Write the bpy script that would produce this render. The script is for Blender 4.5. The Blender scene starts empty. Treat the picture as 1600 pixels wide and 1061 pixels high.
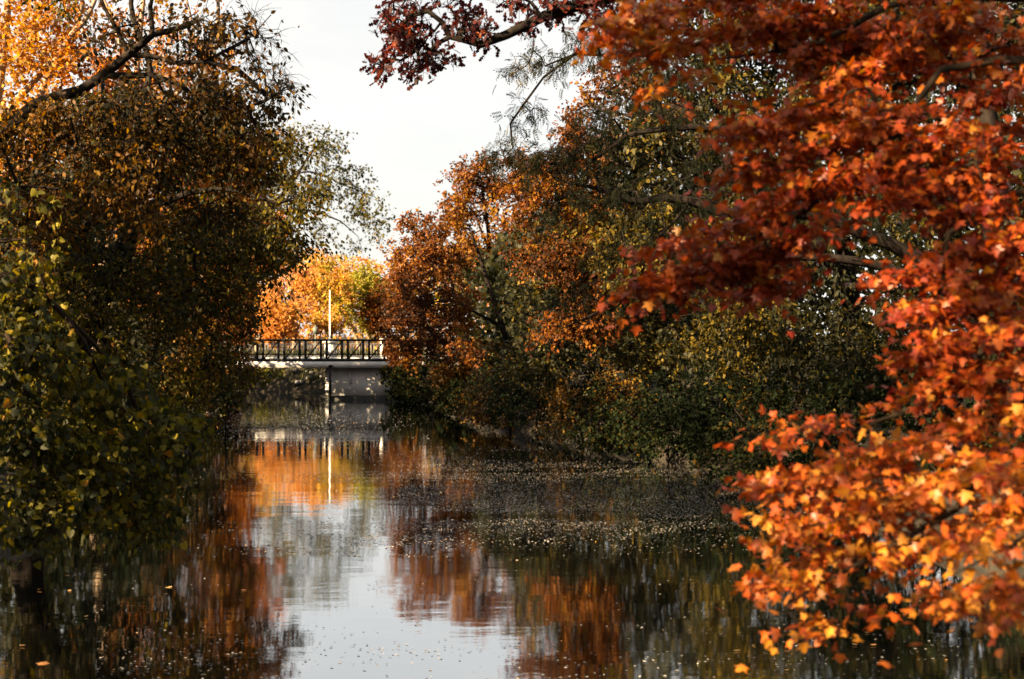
import bpy, math
import numpy as np
from mathutils import Vector, Matrix

# ------------------------------------------------------------------ camera, sky, sun, exposure
scene = bpy.context.scene
COL = scene.collection
FPX, CX, HY, EYE = 2222.0, 800.0, 525.0, 3.5        # focal length in photo pixels, centre, horizon row, eye height
cam_d = bpy.data.cameras.new('camera')
cam_d.sensor_width = 36.0
cam_d.lens = FPX * 36.0 / 1600.0
cam_d.clip_start = 0.1
cam_d.clip_end = 6000.0
cam_d.dof.use_dof = True
cam_d.dof.focus_distance = 28.0
cam_d.dof.aperture_fstop = 2.0
cam = bpy.data.objects.new('camera', cam_d)
cam.location = (0, 0, EYE)
cam.rotation_euler = (math.pi / 2 - (530.5 - HY) / FPX, 0, 0)
COL.objects.link(cam)
scene.camera = cam

SUN_AZ = math.radians(180 + 52)      # compass angle from +Y clockwise: behind the camera, to the left
SUN_EL = math.radians(24)
world = bpy.data.worlds.new('World')
scene.world = world
world.use_nodes = True
nt = world.node_tree
nt.nodes.clear()
w_out = nt.nodes.new('ShaderNodeOutputWorld')
w_bg = nt.nodes.new('ShaderNodeBackground')
w_bg.inputs['Strength'].default_value = 0.1
sky = nt.nodes.new('ShaderNodeTexSky')
sky.sky_type = 'NISHITA'
sky.sun_disc = False
sky.sun_elevation = SUN_EL
sky.sun_rotation = SUN_AZ
sky.air_density = 1.0
sky.dust_density = 2.0
tc = nt.nodes.new('ShaderNodeTexCoord')
mp = nt.nodes.new('ShaderNodeMapping')
mp.inputs['Scale'].default_value = (1, 1, 2.2)
mp.inputs['Location'].default_value = (0.35, 0.1, 0.2)
cn = nt.nodes.new('ShaderNodeTexNoise')
cn.inputs['Scale'].default_value = 2.6
cn.inputs['Detail'].default_value = 7
cn.inputs['Roughness'].default_value = 0.55
cr = nt.nodes.new('ShaderNodeMapRange')
cr.inputs['From Min'].default_value = 0.30
cr.inputs['From Max'].default_value = 0.62
cr.inputs['To Min'].default_value = 0.93
cr.inputs['To Max'].default_value = 1.0
cc = nt.nodes.new('ShaderNodeMapRange')
cc.inputs['From Min'].default_value = 0.35
cc.inputs['From Max'].default_value = 0.75
cc.inputs['To Min'].default_value = 1.14
cc.inputs['To Max'].default_value = 1.68
ccol = nt.nodes.new('ShaderNodeVectorMath'); ccol.operation = 'SCALE'
ccol.inputs[0].default_value = (1.0, 0.968, 0.908)
mx = nt.nodes.new('ShaderNodeMix'); mx.data_type = 'RGBA'
nt.links.new(tc.outputs['Generated'], mp.inputs['Vector'])
nt.links.new(mp.outputs['Vector'], cn.inputs['Vector'])
nt.links.new(cn.outputs['Fac'], cr.inputs['Value'])
nt.links.new(cn.outputs['Fac'], cc.inputs['Value'])
nt.links.new(cc.outputs['Result'], ccol.inputs['Scale'])
nt.links.new(cr.outputs['Result'], mx.inputs['Factor'])
nt.links.new(sky.outputs['Color'], mx.inputs['A'])
nt.links.new(ccol.outputs['Vector'], mx.inputs['B'])
nt.links.new(mx.outputs['Result'], w_bg.inputs['Color'])
nt.links.new(w_bg.outputs['Background'], w_out.inputs['Surface'])

sun_d = bpy.data.lights.new('sun', 'SUN')
sun_d.energy = 5.0
sun_d.angle = math.radians(0.5)
sun_d.color = (1.0, 0.74, 0.43)
sun = bpy.data.objects.new('sun', sun_d)
SDIR = Vector((math.sin(SUN_AZ) * math.cos(SUN_EL), math.cos(SUN_AZ) * math.cos(SUN_EL), math.sin(SUN_EL)))
sun.rotation_euler = SDIR.to_track_quat('Z', 'Y').to_euler()
sun.location = SDIR * 200
COL.objects.link(sun)

scene.view_settings.view_transform = 'Standard'
scene.view_settings.look = 'None'
scene.view_settings.exposure = 2.95
scene.view_settings.gamma = 1.0
scene.render.engine = 'CYCLES'
scene.cycles.use_denoising = True
scene.cycles.max_bounces = 8
scene.cycles.diffuse_bounces = 3
scene.cycles.glossy_bounces = 3
scene.cycles.transmission_bounces = 4
scene.cycles.caustics_reflective = False
scene.cycles.caustics_refractive = False

# ------------------------------------------------------------------ helpers
rng = np.random.default_rng(20)
A = np.array


def P(px, py, d):
    """world point seen at photo pixel (px, py) at distance d along the view"""
    return A([(px - CX) / FPX * d, d, EYE + (HY - py) / FPX * d])


def tag(o, label=None, cat=None, group=None, kind=None):
    if label: o['label'] = label
    if cat: o['category'] = cat
    if group: o['group'] = group
    if kind: o['kind'] = kind
    return o


def empty(name, loc):
    o = bpy.data.objects.new(name, None)
    o.location = loc
    o.empty_display_size = 0.2
    COL.objects.link(o)
    return o


def link(name, me, parent=None, loc=(0, 0, 0)):
    o = bpy.data.objects.new(name, me)
    o.location = loc
    COL.objects.link(o)
    if parent is not None:
        o.parent = parent
    return o


def np_mesh(name, V, loops, sizes, mat, smooth=False, attrs=None):
    """mesh from flat arrays: vertices, loop vertex indices, face sizes"""
    me = bpy.data.meshes.new(name)
    V = np.asarray(V, np.float32); loops = np.asarray(loops, np.int32); sizes = np.asarray(sizes, np.int32)
    me.vertices.add(len(V)); me.vertices.foreach_set('co', V.ravel())
    me.loops.add(len(loops)); me.loops.foreach_set('vertex_index', loops)
    me.polygons.add(len(sizes))
    st = np.zeros(len(sizes), np.int32); st[1:] = np.cumsum(sizes)[:-1]
    me.polygons.foreach_set('loop_start', st)
    if smooth:
        me.polygons.foreach_set('use_smooth', np.ones(len(sizes), bool))
    for k, a in (attrs or {}).items():
        at = me.attributes.new(k, 'FLOAT', 'FACE')
        at.data.foreach_set('value', np.asarray(a, np.float32))
    me.materials.append(mat)
    me.update(calc_edges=True)
    return me


def norm(v):
    return v / np.maximum(np.linalg.norm(v, axis=-1, keepdims=True), 1e-9)


def hash3(i):
    n = i[..., 0] * 374761393 + i[..., 1] * 668265263 + i[..., 2] * 1274126177
    n = (n ^ (n >> 13)) * 1274126177
    return ((n ^ (n >> 16)) & 0xFFFF) / 65535.0


def noise3(p, s=1.0):
    q = np.asarray(p, float) * s
    i = np.floor(q).astype(np.int64); f = q - i
    f = f * f * (3 - 2 * f)
    r = 0
    for dx in (0, 1):
        for dy in (0, 1):
            for dz in (0, 1):
                w = (f[..., 0] if dx else 1 - f[..., 0]) * (f[..., 1] if dy else 1 - f[..., 1]) * (f[..., 2] if dz else 1 - f[..., 2])
                r = r + w * hash3(i + A([dx, dy, dz]))
    return r


def nmat(name):
    m = bpy.data.materials.new(name)
    m.use_nodes = True
    t = m.node_tree
    t.nodes.clear()
    o = t.nodes.new('ShaderNodeOutputMaterial')
    return m, t, o


def ramp_node(t, stops, interp='LINEAR'):
    r = t.nodes.new('ShaderNodeValToRGB')
    r.color_ramp.interpolation = interp
    while len(r.color_ramp.elements) < len(stops):
        r.color_ramp.elements.new(0.5)
    for e, (p, c) in zip(r.color_ramp.elements, stops):
        e.position = p
        e.color = (*c, 1)
    return r


def leaf_mat(name, stops, trans=0.35, rough=0.6, spec=0.18, gain=1.0):
    m, t, o = nmat(name)
    a = t.nodes.new('ShaderNodeAttribute'); a.attribute_name = 'tint'
    b = t.nodes.new('ShaderNodeAttribute'); b.attribute_name = 'leaf_tint'; b.attribute_type = 'OBJECT'
    ad = t.nodes.new('ShaderNodeMath'); ad.operation = 'ADD'
    t.links.new(a.outputs['Fac'], ad.inputs[0]); t.links.new(b.outputs['Fac'], ad.inputs[1])
    r = ramp_node(t, stops)
    t.links.new(ad.outputs[0], r.inputs[0])
    nz = t.nodes.new('ShaderNodeTexNoise'); nz.inputs['Scale'].default_value = 25.0; nz.inputs['Detail'].default_value = 3
    g = t.nodes.new('ShaderNodeNewGeometry')
    t.links.new(g.outputs['Position'], nz.inputs['Vector'])
    mr = t.nodes.new('ShaderNodeMapRange'); mr.inputs['To Min'].default_value = 0.20 * gain; mr.inputs['To Max'].default_value = 0.46 * gain
    t.links.new(nz.outputs['Fac'], mr.inputs['Value'])
    hs = t.nodes.new('ShaderNodeHueSaturation')
    t.links.new(r.outputs['Color'], hs.inputs['Color']); t.links.new(mr.outputs['Result'], hs.inputs['Value'])
    p = t.nodes.new('ShaderNodeBsdfPrincipled')
    p.inputs['Roughness'].default_value = rough
    p.inputs['Specular IOR Level'].default_value = spec
    t.links.new(hs.outputs['Color'], p.inputs['Base Color'])
    tr = t.nodes.new('ShaderNodeBsdfTranslucent')
    hs2 = t.nodes.new('ShaderNodeHueSaturation'); hs2.inputs['Saturation'].default_value = 1.12; hs2.inputs['Value'].default_value = 1.5
    t.links.new(hs.outputs['Color'], hs2.inputs['Color']); t.links.new(hs2.outputs['Color'], tr.inputs['Color'])
    ms = t.nodes.new('ShaderNodeMixShader'); ms.inputs[0].default_value = trans
    t.links.new(p.outputs[0], ms.inputs[1]); t.links.new(tr.outputs[0], ms.inputs[2])
    t.links.new(ms.outputs[0], o.inputs['Surface'])
    return m


def rough_mat(name, c1, c2, scale=4.0, rough=0.85, bump=0.3, stretch=(1, 1, 1), detail=6, dist=0.02, metal=0.0, spec=0.3):
    m, t, o = nmat(name)
    g = t.nodes.new('ShaderNodeNewGeometry')
    mpn = t.nodes.new('ShaderNodeMapping'); mpn.inputs['Scale'].default_value = stretch
    t.links.new(g.outputs['Position'], mpn.inputs['Vector'])
    nz = t.nodes.new('ShaderNodeTexNoise'); nz.inputs['Scale'].default_value = scale; nz.inputs['Detail'].default_value = detail
    nz.inputs['Roughness'].default_value = 0.62
    t.links.new(mpn.outputs['Vector'], nz.inputs['Vector'])
    r = ramp_node(t, [(0.3, c1), (0.7, c2)])
    t.links.new(nz.outputs['Fac'], r.inputs[0])
    p = t.nodes.new('ShaderNodeBsdfPrincipled')
    p.inputs['Roughness'].default_value = rough
    p.inputs['Metallic'].default_value = metal
    p.inputs['Specular IOR Level'].default_value = spec
    t.links.new(r.outputs['Color'], p.inputs['Base Color'])
    if bump:
        b = t.nodes.new('ShaderNodeBump'); b.inputs['Strength'].default_value = bump; b.inputs['Distance'].default_value = dist
        t.links.new(nz.outputs['Fac'], b.inputs['Height']); t.links.new(b.outputs['Normal'], p.inputs['Normal'])
    t.links.new(p.outputs[0], o.inputs['Surface'])
    return m


# ------------------------------------------------------------------ materials
M = {}
M['red'] = leaf_mat('maple_red_leaf', [(0.0, (0.18, 0.016, 0.010)), (0.25, (0.31, 0.038, 0.010)), (0.6, (0.45, 0.078, 0.010)),
                                       (0.88, (0.52, 0.14, 0.015)), (1.0, (0.54, 0.22, 0.022))], 0.38, 0.42, 0.35, gain=1.95)
M['oak'] = leaf_mat('oak_leaf', [(0.0, (0.045, 0.012, 0.018)), (0.5, (0.12, 0.018, 0.018)), (0.8, (0.28, 0.04, 0.015)), (1.0, (0.42, 0.09, 0.015))], 0.3)
M['olive'] = leaf_mat('olive_brown_leaf', [(0.0, (0.022, 0.024, 0.009)), (0.35, (0.06, 0.042, 0.008)), (0.6, (0.17, 0.075, 0.008)),
                                           (0.8, (0.32, 0.13, 0.010)), (1.0, (0.44, 0.23, 0.014))], 0.42)
M['vine'] = leaf_mat('vine_leaf', [(0.0, (0.022, 0.030, 0.010)), (0.4, (0.07, 0.062, 0.010)), (0.7, (0.20, 0.155, 0.012)),
                                   (0.9, (0.40, 0.29, 0.016)), (1.0, (0.36, 0.15, 0.014))], 0.4, gain=1.1)
M['wild'] = leaf_mat('wild_vine_leaf', [(0.0, (0.022, 0.030, 0.010)), (0.35, (0.07, 0.068, 0.010)), (0.65, (0.24, 0.20, 0.014)),
                                   (0.9, (0.46, 0.32, 0.016)), (1.0, (0.42, 0.18, 0.014))], 0.4, gain=1.45)
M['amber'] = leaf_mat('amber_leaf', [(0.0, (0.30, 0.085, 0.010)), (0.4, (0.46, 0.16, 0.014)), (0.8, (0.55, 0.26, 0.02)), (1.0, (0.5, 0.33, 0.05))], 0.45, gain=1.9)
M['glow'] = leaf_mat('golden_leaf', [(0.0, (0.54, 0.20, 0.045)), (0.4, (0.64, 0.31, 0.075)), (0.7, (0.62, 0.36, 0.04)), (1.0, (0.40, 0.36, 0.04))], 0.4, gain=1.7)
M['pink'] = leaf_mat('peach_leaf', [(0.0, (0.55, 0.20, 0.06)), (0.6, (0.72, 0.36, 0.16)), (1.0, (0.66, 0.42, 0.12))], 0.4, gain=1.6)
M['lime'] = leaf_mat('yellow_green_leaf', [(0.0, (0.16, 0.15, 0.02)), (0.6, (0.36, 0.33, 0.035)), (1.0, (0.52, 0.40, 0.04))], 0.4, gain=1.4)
M['russet'] = leaf_mat('russet_leaf', [(0.0, (0.060, 0.026, 0.008)), (0.4, (0.18, 0.050, 0.008)), (0.7, (0.42, 0.12, 0.012)), (1.0, (0.55, 0.26, 0.018))], 0.42)
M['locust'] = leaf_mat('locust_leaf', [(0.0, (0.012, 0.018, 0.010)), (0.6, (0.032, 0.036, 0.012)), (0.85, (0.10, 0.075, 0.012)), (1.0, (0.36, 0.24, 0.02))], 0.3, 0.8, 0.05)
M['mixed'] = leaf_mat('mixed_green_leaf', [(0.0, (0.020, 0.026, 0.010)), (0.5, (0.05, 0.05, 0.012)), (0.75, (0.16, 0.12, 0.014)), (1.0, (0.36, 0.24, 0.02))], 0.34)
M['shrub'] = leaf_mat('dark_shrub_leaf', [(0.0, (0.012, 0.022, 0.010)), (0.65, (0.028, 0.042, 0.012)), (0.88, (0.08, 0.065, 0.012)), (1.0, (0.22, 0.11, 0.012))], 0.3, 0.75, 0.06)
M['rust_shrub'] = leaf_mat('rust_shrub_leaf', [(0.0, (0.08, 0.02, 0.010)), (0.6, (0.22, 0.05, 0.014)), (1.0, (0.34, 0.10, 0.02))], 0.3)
M['pale'] = leaf_mat('pale_green_leaf', [(0.0, (0.05, 0.055, 0.016)), (0.5, (0.13, 0.13, 0.03)), (0.85, (0.28, 0.24, 0.04)), (1.0, (0.42, 0.25, 0.03))], 0.4)
M['bark'] = rough_mat('dark_bark', (0.006, 0.005, 0.0045), (0.022, 0.017, 0.014), 9, 0.9, 0.8, (1, 1, 0.25), spec=0.04)
M['bark_pale'] = rough_mat('pale_bark', (0.12, 0.08, 0.055), (0.26, 0.19, 0.13), 9, 0.85, 0.6, (1, 1, 0.25))
M['twig'] = rough_mat('twig_bark', (0.008, 0.006, 0.004), (0.028, 0.019, 0.013), 12, 0.85, 0.2, spec=0.05)
M['earth'] = rough_mat('bank_earth', (0.006, 0.0055, 0.004), (0.024, 0.018, 0.010), 1.4, 0.95, 0.8, dist=0.1)
M['concrete'] = rough_mat('pale_concrete', (0.50, 0.48, 0.47), (0.66, 0.64, 0.62), 2.2, 0.85, 0.15, (1, 1, 0.5))
M['abutment'] = rough_mat('weathered_concrete', (0.52, 0.51, 0.50), (0.72, 0.70, 0.68), 1.3, 0.85, 0.2, (1, 1, 0.35))
M['algae'] = rough_mat('algae_stained_concrete', (0.012, 0.013, 0.012), (0.04, 0.04, 0.036), 4, 0.8, 0.4)
M['black'] = rough_mat('black_painted_steel', (0.004, 0.0045, 0.005), (0.008, 0.0085, 0.009), 6, 0.5, 0.05, spec=0.15)
M['grey_steel'] = rough_mat('grey_galvanised_steel', (0.10, 0.10, 0.11), (0.16, 0.16, 0.17), 6, 0.5, 0.05)
M['white'] = rough_mat('white_paint', (0.55, 0.53, 0.50), (0.70, 0.68, 0.64), 3, 0.5, 0.05)
M['verdigris'] = rough_mat('grey_green_paint', (0.05, 0.06, 0.06), (0.08, 0.095, 0.09), 3, 0.6, 0.05)
M['asphalt'] = rough_mat('asphalt', (0.04, 0.04, 0.042), (0.07, 0.07, 0.07), 20, 0.9, 0.3)
M['stone'] = rough_mat('grey_stone', (0.05, 0.05, 0.053), (0.14, 0.14, 0.145), 5, 0.9, 0.5)
M['litter'] = leaf_mat('floating_leaf', [(0.0, (0.13, 0.125, 0.12)), (0.6, (0.24, 0.23, 0.22)), (0.92, (0.36, 0.32, 0.28)), (1.0, (0.6, 0.3, 0.06))], 0.05, 0.55, 0.3, gain=2.3)
M['fallen'] = leaf_mat('fallen_leaf', [(0.0, (0.42, 0.14, 0.03)), (1.0, (0.6, 0.42, 0.18))], 0.15, 0.5, 0.3, gain=1.3)
M['grass'] = leaf_mat('bank_grass', [(0.0, (0.03, 0.04, 0.012)), (0.7, (0.09, 0.10, 0.02)), (1.0, (0.22, 0.2, 0.05))], 0.3)
M['dead'] = rough_mat('bleached_wood', (0.22, 0.16, 0.11), (0.42, 0.33, 0.25), 14, 0.85, 0.4, (1, 1, 0.3))


def water_mat():
    m, t, o = nmat('river_water')
    g = t.nodes.new('ShaderNodeNewGeometry')
    mpn = t.nodes.new('ShaderNodeMapping'); mpn.inputs['Scale'].default_value = (0.7, 1.5, 1)
    t.links.new(g.outputs['Position'], mpn.inputs['Vector'])
    n1 = t.nodes.new('ShaderNodeTexNoise'); n1.inputs['Scale'].default_value = 5.0; n1.inputs['Detail'].default_value = 4
    n2 = t.nodes.new('ShaderNodeTexNoise'); n2.inputs['Scale'].default_value = 0.6; n2.inputs['Detail'].default_value = 2
    t.links.new(mpn.outputs['Vector'], n1.inputs['Vector']); t.links.new(mpn.outputs['Vector'], n2.inputs['Vector'])
    ad = t.nodes.new('ShaderNodeMath'); ad.operation = 'MULTIPLY_ADD'
    ad.inputs[1].default_value = 0.16
    t.links.new(n1.outputs['Fac'], ad.inputs[0]); t.links.new(n2.outputs['Fac'], ad.inputs[2])
    b = t.nodes.new('ShaderNodeBump'); b.inputs['Strength'].default_value = 1.0; b.inputs['Distance'].default_value = 0.0045
    t.links.new(ad.outputs[0], b.inputs['Height'])
    # slight ruffle: wind-touched patches are rougher
    n3 = t.nodes.new('ShaderNodeTexNoise'); n3.inputs['Scale'].default_value = 0.12
    t.links.new(mpn.outputs['Vector'], n3.inputs['Vector'])
    rr = t.nodes.new('ShaderNodeMapRange'); rr.inputs['From Min'].default_value = 0.4; rr.inputs['From Max'].default_value = 0.7
    rr.inputs['To Min'].default_value = 0.02; rr.inputs['To Max'].default_value = 0.06
    t.links.new(n3.outputs['Fac'], rr.inputs['Value'])
    gl = t.nodes.new('ShaderNodeBsdfGlossy'); gl.inputs['Color'].default_value = (0.93, 0.95, 0.97, 1)
    t.links.new(rr.outputs['Result'], gl.inputs['Roughness']); t.links.new(b.outputs['Normal'], gl.inputs['Normal'])
    df = t.nodes.new('ShaderNodeBsdfDiffuse'); df.inputs['Color'].default_value = (0.0012, 0.0014, 0.0015, 1)
    fr = t.nodes.new('ShaderNodeLayerWeight'); fr.inputs['Blend'].default_value = 0.5
    t.links.new(b.outputs['Normal'], fr.inputs['Normal'])
    ms = t.nodes.new('ShaderNodeMixShader')
    pw = t.nodes.new('ShaderNodeMath'); pw.operation = 'POWER'; pw.inputs[1].default_value = 1.5
    t.links.new(fr.outputs['Facing'], pw.inputs[0]); t.links.new(pw.outputs[0], ms.inputs[0]); t.links.new(df.outputs[0], ms.inputs[1]); t.links.new(gl.outputs[0], ms.inputs[2])
    t.links.new(ms.outputs[0], o.inputs['Surface'])
    return m


M['water'] = water_mat()

# ------------------------------------------------------------------ the setting: ground and river
YR = [-60, 0, 8, 14, 20, 30, 36, 45, 52, 60, 74, 80, 86, 90, 94, 104]
XR = [4.4, 4.8, 5.2, 6.0, 7.0, 6.8, 6.0, 2.6, 0.2, -2.2, -4.2, -5.0, -9, -18, -40, -120]
YL = [-60, 0, 15, 30, 47, 60, 74, 80, 86, 92, 104]
XL = [-8, -7.5, -7.6, -9, -10.6, -12.9, -14.5, -18, -30, -70, -200]


def shore_r(y): return np.interp(y, YR, XR)
def shore_l(y): return np.interp(y, YL, XL)


def ground_z(x, y):
    x = np.asarray(x, float); y = np.asarray(y, float)
    wob = (noise3(np.stack([x, y, 0 * x], -1), 0.35) - 0.5) * 1.2
    d = np.maximum(x - shore_r(y), shore_l(y) - x) + wob * np.clip((80 - y) / 10, 0, 1)
    z = np.where(d < 0, np.maximum(-1.2, d * 0.5), 0.45 * np.clip(d / 0.5, 0, 1) + 1.55 * np.clip((d - 0.4) / 5.0, 0, 1) ** 0.8)
    z = z + (noise3(np.stack([x, y, 0 * x], -1), 0.8) - 0.5) * 0.25 * (d > 0.2)
    return z


gx = np.concatenate([[-1500, -700, -300, -150, -90], np.linspace(-60, -26, 18), np.linspace(-25, 25, 126), np.linspace(26, 60, 18), [90, 150, 300, 700, 1500]])
gy = np.concatenate([[-600, -200, -90], np.linspace(-50, -6, 23), np.linspace(-5, 105, 221), np.linspace(107, 150, 22), [180, 250, 400, 800, 1600, 3000]])
GX, GY = np.meshgrid(gx, gy)
GZ = ground_z(GX, GY)
nx, ny = len(gx), len(gy)
ii = (np.arange(ny - 1)[:, None] * nx + np.arange(nx - 1)[None]).ravel()
Fq = np.stack([ii, ii + 1, ii + nx + 1, ii + nx], 1)
ground = link('ground', np_mesh('ground', np.stack([GX.ravel(), GY.ravel(), GZ.ravel()], 1), Fq.ravel(), np.full(len(Fq), 4), M['earth'], True))
tag(ground, 'dark leaf-strewn earth of the river banks', 'ground', kind='structure')

wv = [(-220, -60, 0), (60, -60, 0), (60, 110, 0), (-220, 110, 0)]
water = link('water', np_mesh('water', wv, [0, 1, 2, 3], [4], M['water']))
tag(water, 'still dark river reflecting sky and autumn trees', 'river', kind='structure')


# ------------------------------------------------------------------ bridge
def boxes_mesh(name, bl, mat, bevel=0.0):
    """bl: list of (centre, size, rotation about y) boxes joined in ONE part"""
    V, L = [], []
    c8 = A([(x, y, z) for x in (-.5, .5) for y in (-.5, .5) for z in (-.5, .5)])
    f6 = [(0, 1, 3, 2), (4, 6, 7, 5), (0, 4, 5, 1), (2, 3, 7, 6), (0, 2, 6, 4), (1, 5, 7, 3)]
    for c, s, ry in bl:
        v = c8 * A(s)
        ca, sa = math.cos(ry), math.sin(ry)
        v = np.stack([v[:, 0] * ca + v[:, 2] * sa, v[:, 1], -v[:, 0] * sa + v[:, 2] * ca], 1) + A(c)
        b = len(V) * 8
        V.append(v); L += [tuple(i + b for i in f) for f in f6]
    return np_mesh(name, np.concatenate(V), A(L).ravel(), np.full(len(L), 4), mat)


def box(name, c, s, mat, parent, ry=0.0):
    return link(name, boxes_mesh(name, [((0, 0, 0), s, ry)], mat), parent, c)


D0 = 78.0
BX0, BX1 = -27.0, 1.5
bridge = empty('footbridge', (-10, D0, 0))
tag(bridge, 'pale concrete bridge with black truss railing crossing the river', 'bridge')


def bb(name, c, s, mat, parent=None, ry=0.0):
    p = parent or bridge
    off = A(bridge.location) if parent is None else A(bridge.location) + A(parent.location)
    return box(name, tuple(A(c) - off), s, mat, p, ry)


zc = 2.10
cxm, ln = (BX0 + BX1) / 2, BX1 - BX0
bb('girder', (cxm, D0, zc - 0.17), (ln, 0.5, 0.34), M['concrete'])
bb('girder', (cxm, D0 + 6.4, zc - 0.17), (ln, 0.5, 0.34), M['concrete'])
bb('deck', (cxm, D0 + 3.2, zc - 0.14), (ln, 5.88, 0.2), M['asphalt'])
bb('kerb', (cxm, D0 + 5.75, zc + 0.06), (ln, 0.5, 0.2), M['concrete'])
bb('abutment', (-6.85, D0 + 3.2, 0.93), (6.9, 5.6, 1.66), M['abutment'])
bb('footing', (-6.6, D0 + 3.2, -0.2), (7.8, 6.3, 0.85), M['algae'])
for px in (-8.9, -7.2, -5.5):
    bb('pilaster', (px, D0 + 0.36, 1.2), (0.10, 0.12, 0.62), M['abutment'])
bb('abutment', (-27, D0 + 3.2, 0.6), (5, 5.6, 2.3), M['abutment'])
rail = bb('railing', (cxm, D0 - 0.18, 3.27), (ln, 0.09, 0.12), M['black'])
bb('bottom_rail', (cxm, D0 - 0.18, 2.17), (ln, 0.10, 0.18), M['black'], rail)
bb('lower_rail', (cxm, D0 - 0.18, 2.50), (ln, 0.05, 0.06), M['black'], rail)
me_p = boxes_mesh('post', [((0, 0, 0), (0.125, 0.08, 1.02), 0)], M['black'])
dz, dx = 1.0, 0.80
me_d = boxes_mesh('diagonal', [((0, 0, 0), (0.075, 0.04, math.hypot(dz, dx) - 0.06), math.atan2(dx, dz))], M['black'])
rl = A(bridge.location) + A(rail.location)
x = BX0 + 0.3
while x < BX1 - 1.2:
    for xx in (x, x + 0.32):
        link('post', me_p, rail, tuple(A((xx, D0 - 0.18, 2.722)) - rl))
    link('diagonal', me_d, rail, tuple(A((x + 0.32 + 0.42, D0 - 0.185, 2.72)) - rl))
    x += 1.16
frail = bb('far_railing', (cxm, D0 + 6.5, 3.02), (ln, 0.06, 0.06), M['grey_steel'])
fl = A(bridge.location) + A(frail.location)
bb('lower_rail', (cxm, D0 + 6.5, 2.30), (ln, 0.05, 0.05), M['grey_steel'], frail)
me_b = boxes_mesh('baluster', [((0, 0, 0), (0.035, 0.035, 0.70), 0)], M['grey_steel'])
for x in np.arange(BX0 + 0.1, BX1, 0.17):
    link('baluster', me_b, frail, tuple(A((x, D0 + 6.5, 2.66)) - fl))


def tube_mesh(name, pts, rad, mat, n=10):
    pts = np.asarray(pts, float); V, L = [], []
    for i, p in enumerate(pts):
        t = norm(pts[min(i + 1, len(pts) - 1)] - pts[max(i - 1, 0)])
        u = norm(np.cross(t, [0.2, 1, 0.1])); v = np.cross(t, u)
        for k in range(n):
            a = 2 * math.pi * k / n
            V.append(p + rad[i] * (math.cos(a) * u + math.sin(a) * v))
    sz = []
    for i in range(len(pts) - 1):
        for k in range(n):
            L += [i * n + k, i * n + (k + 1) % n, (i + 1) * n + (k + 1) % n, (i + 1) * n + k]; sz.append(4)
    L += list(range((len(pts) - 1) * n, len(pts) * n)); sz.append(n)
    L += list(range(n))[::-1]; sz.append(n)
    return np_mesh(name, A(V), L, sz, mat, True)


pile_x = (513.5 - CX) / FPX * 76.6
link('pile', tube_mesh('pile', [(0, 0, -1.0), (0, 0, 0.5), (0, 0, 1.80)], [0.075, 0.075, 0.075], M['black'], 14), bridge,
     tuple(A((pile_x, D0 - 0.8, 0)) - A(bridge.location)))
bb('bracket', (pile_x, D0 - 0.45, 1.86), (0.16, 0.86, 0.12), M['black'])

# pedestal with tall white pole beyond the railing
pz = (515.5 - CX) / FPX * 86.0
ped = empty('pole_pedestal', (pz, D0 + 8.0, 1.7))
tag(ped, 'sunlit white pedestal carrying a tall slim white pole behind the bridge railing', 'pole')
box('plinth', (0, 0, 0.1), (0.86, 0.86, 0.35), M['white'], ped)
box('shaft', (0, 0, 0.83), (0.6, 0.6, 1.1), M['white'], ped)
box('cap', (0, 0, 1.45), (0.78, 0.78, 0.13), M['white'], ped)
link('pole', tube_mesh('pole', [(0, 0, 1.5), (0, 0, 1.62), (0, 0, 1.66), (0, 0, 3.2), (0, 0, 4.55), (0, 0, 4.6)], [0.15, 0.14, 0.048, 0.042, 0.034, 0.010], M['white']), ped)
sp = empty('sign_post', ((493 - CX) / FPX * 90, 90, 1.5))
tag(sp, 'slim grey-green post with small plate beyond the bridge, beside the white pole', 'sign post')
link('post', tube_mesh('post', [(0, 0, 0), (0, 0, 1.5), (0, 0, 2.7)], [0.07, 0.06, 0.055], M['verdigris']), sp)
box('plate', (0, -0.08, 2.35), (0.3, 0.03, 0.45), M['verdigris'], sp)
ep = empty('stone_post', ((597 - CX) / FPX * 86, 86, 1.7))
tag(ep, 'short sunlit pale post behind the shaded end of the bridge railing', 'post')
box('shaft', (0, 0, 0.75), (0.2, 0.2, 1.5), M['concrete'], ep)
box('cap', (0, 0, 1.57), (0.28, 0.28, 0.14), M['concrete'], ep)

# ------------------------------------------------------------------ leaf shapes (unit length, stalk at origin, tip on +y)
def fan(outline, fold=0.0, droop=0.0, cy=0.4):
    right = A(outline, float)
    o = np.concatenate([right, right[::-1][1:-1] * A([-1, 1])]) if abs(right[-1][0]) < 1e-6 and abs(right[0][0]) < 1e-6 else right
    pts = np.concatenate([[[0, cy]], o])
    z = -fold * np.abs(pts[:, 0]) - droop * pts[:, 1] ** 2
    z[0] += 0.02
    n = len(o)
    return np.column_stack([pts, z]), [(0, i + 1, (i + 1) % n + 1) for i in range(n)]


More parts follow.
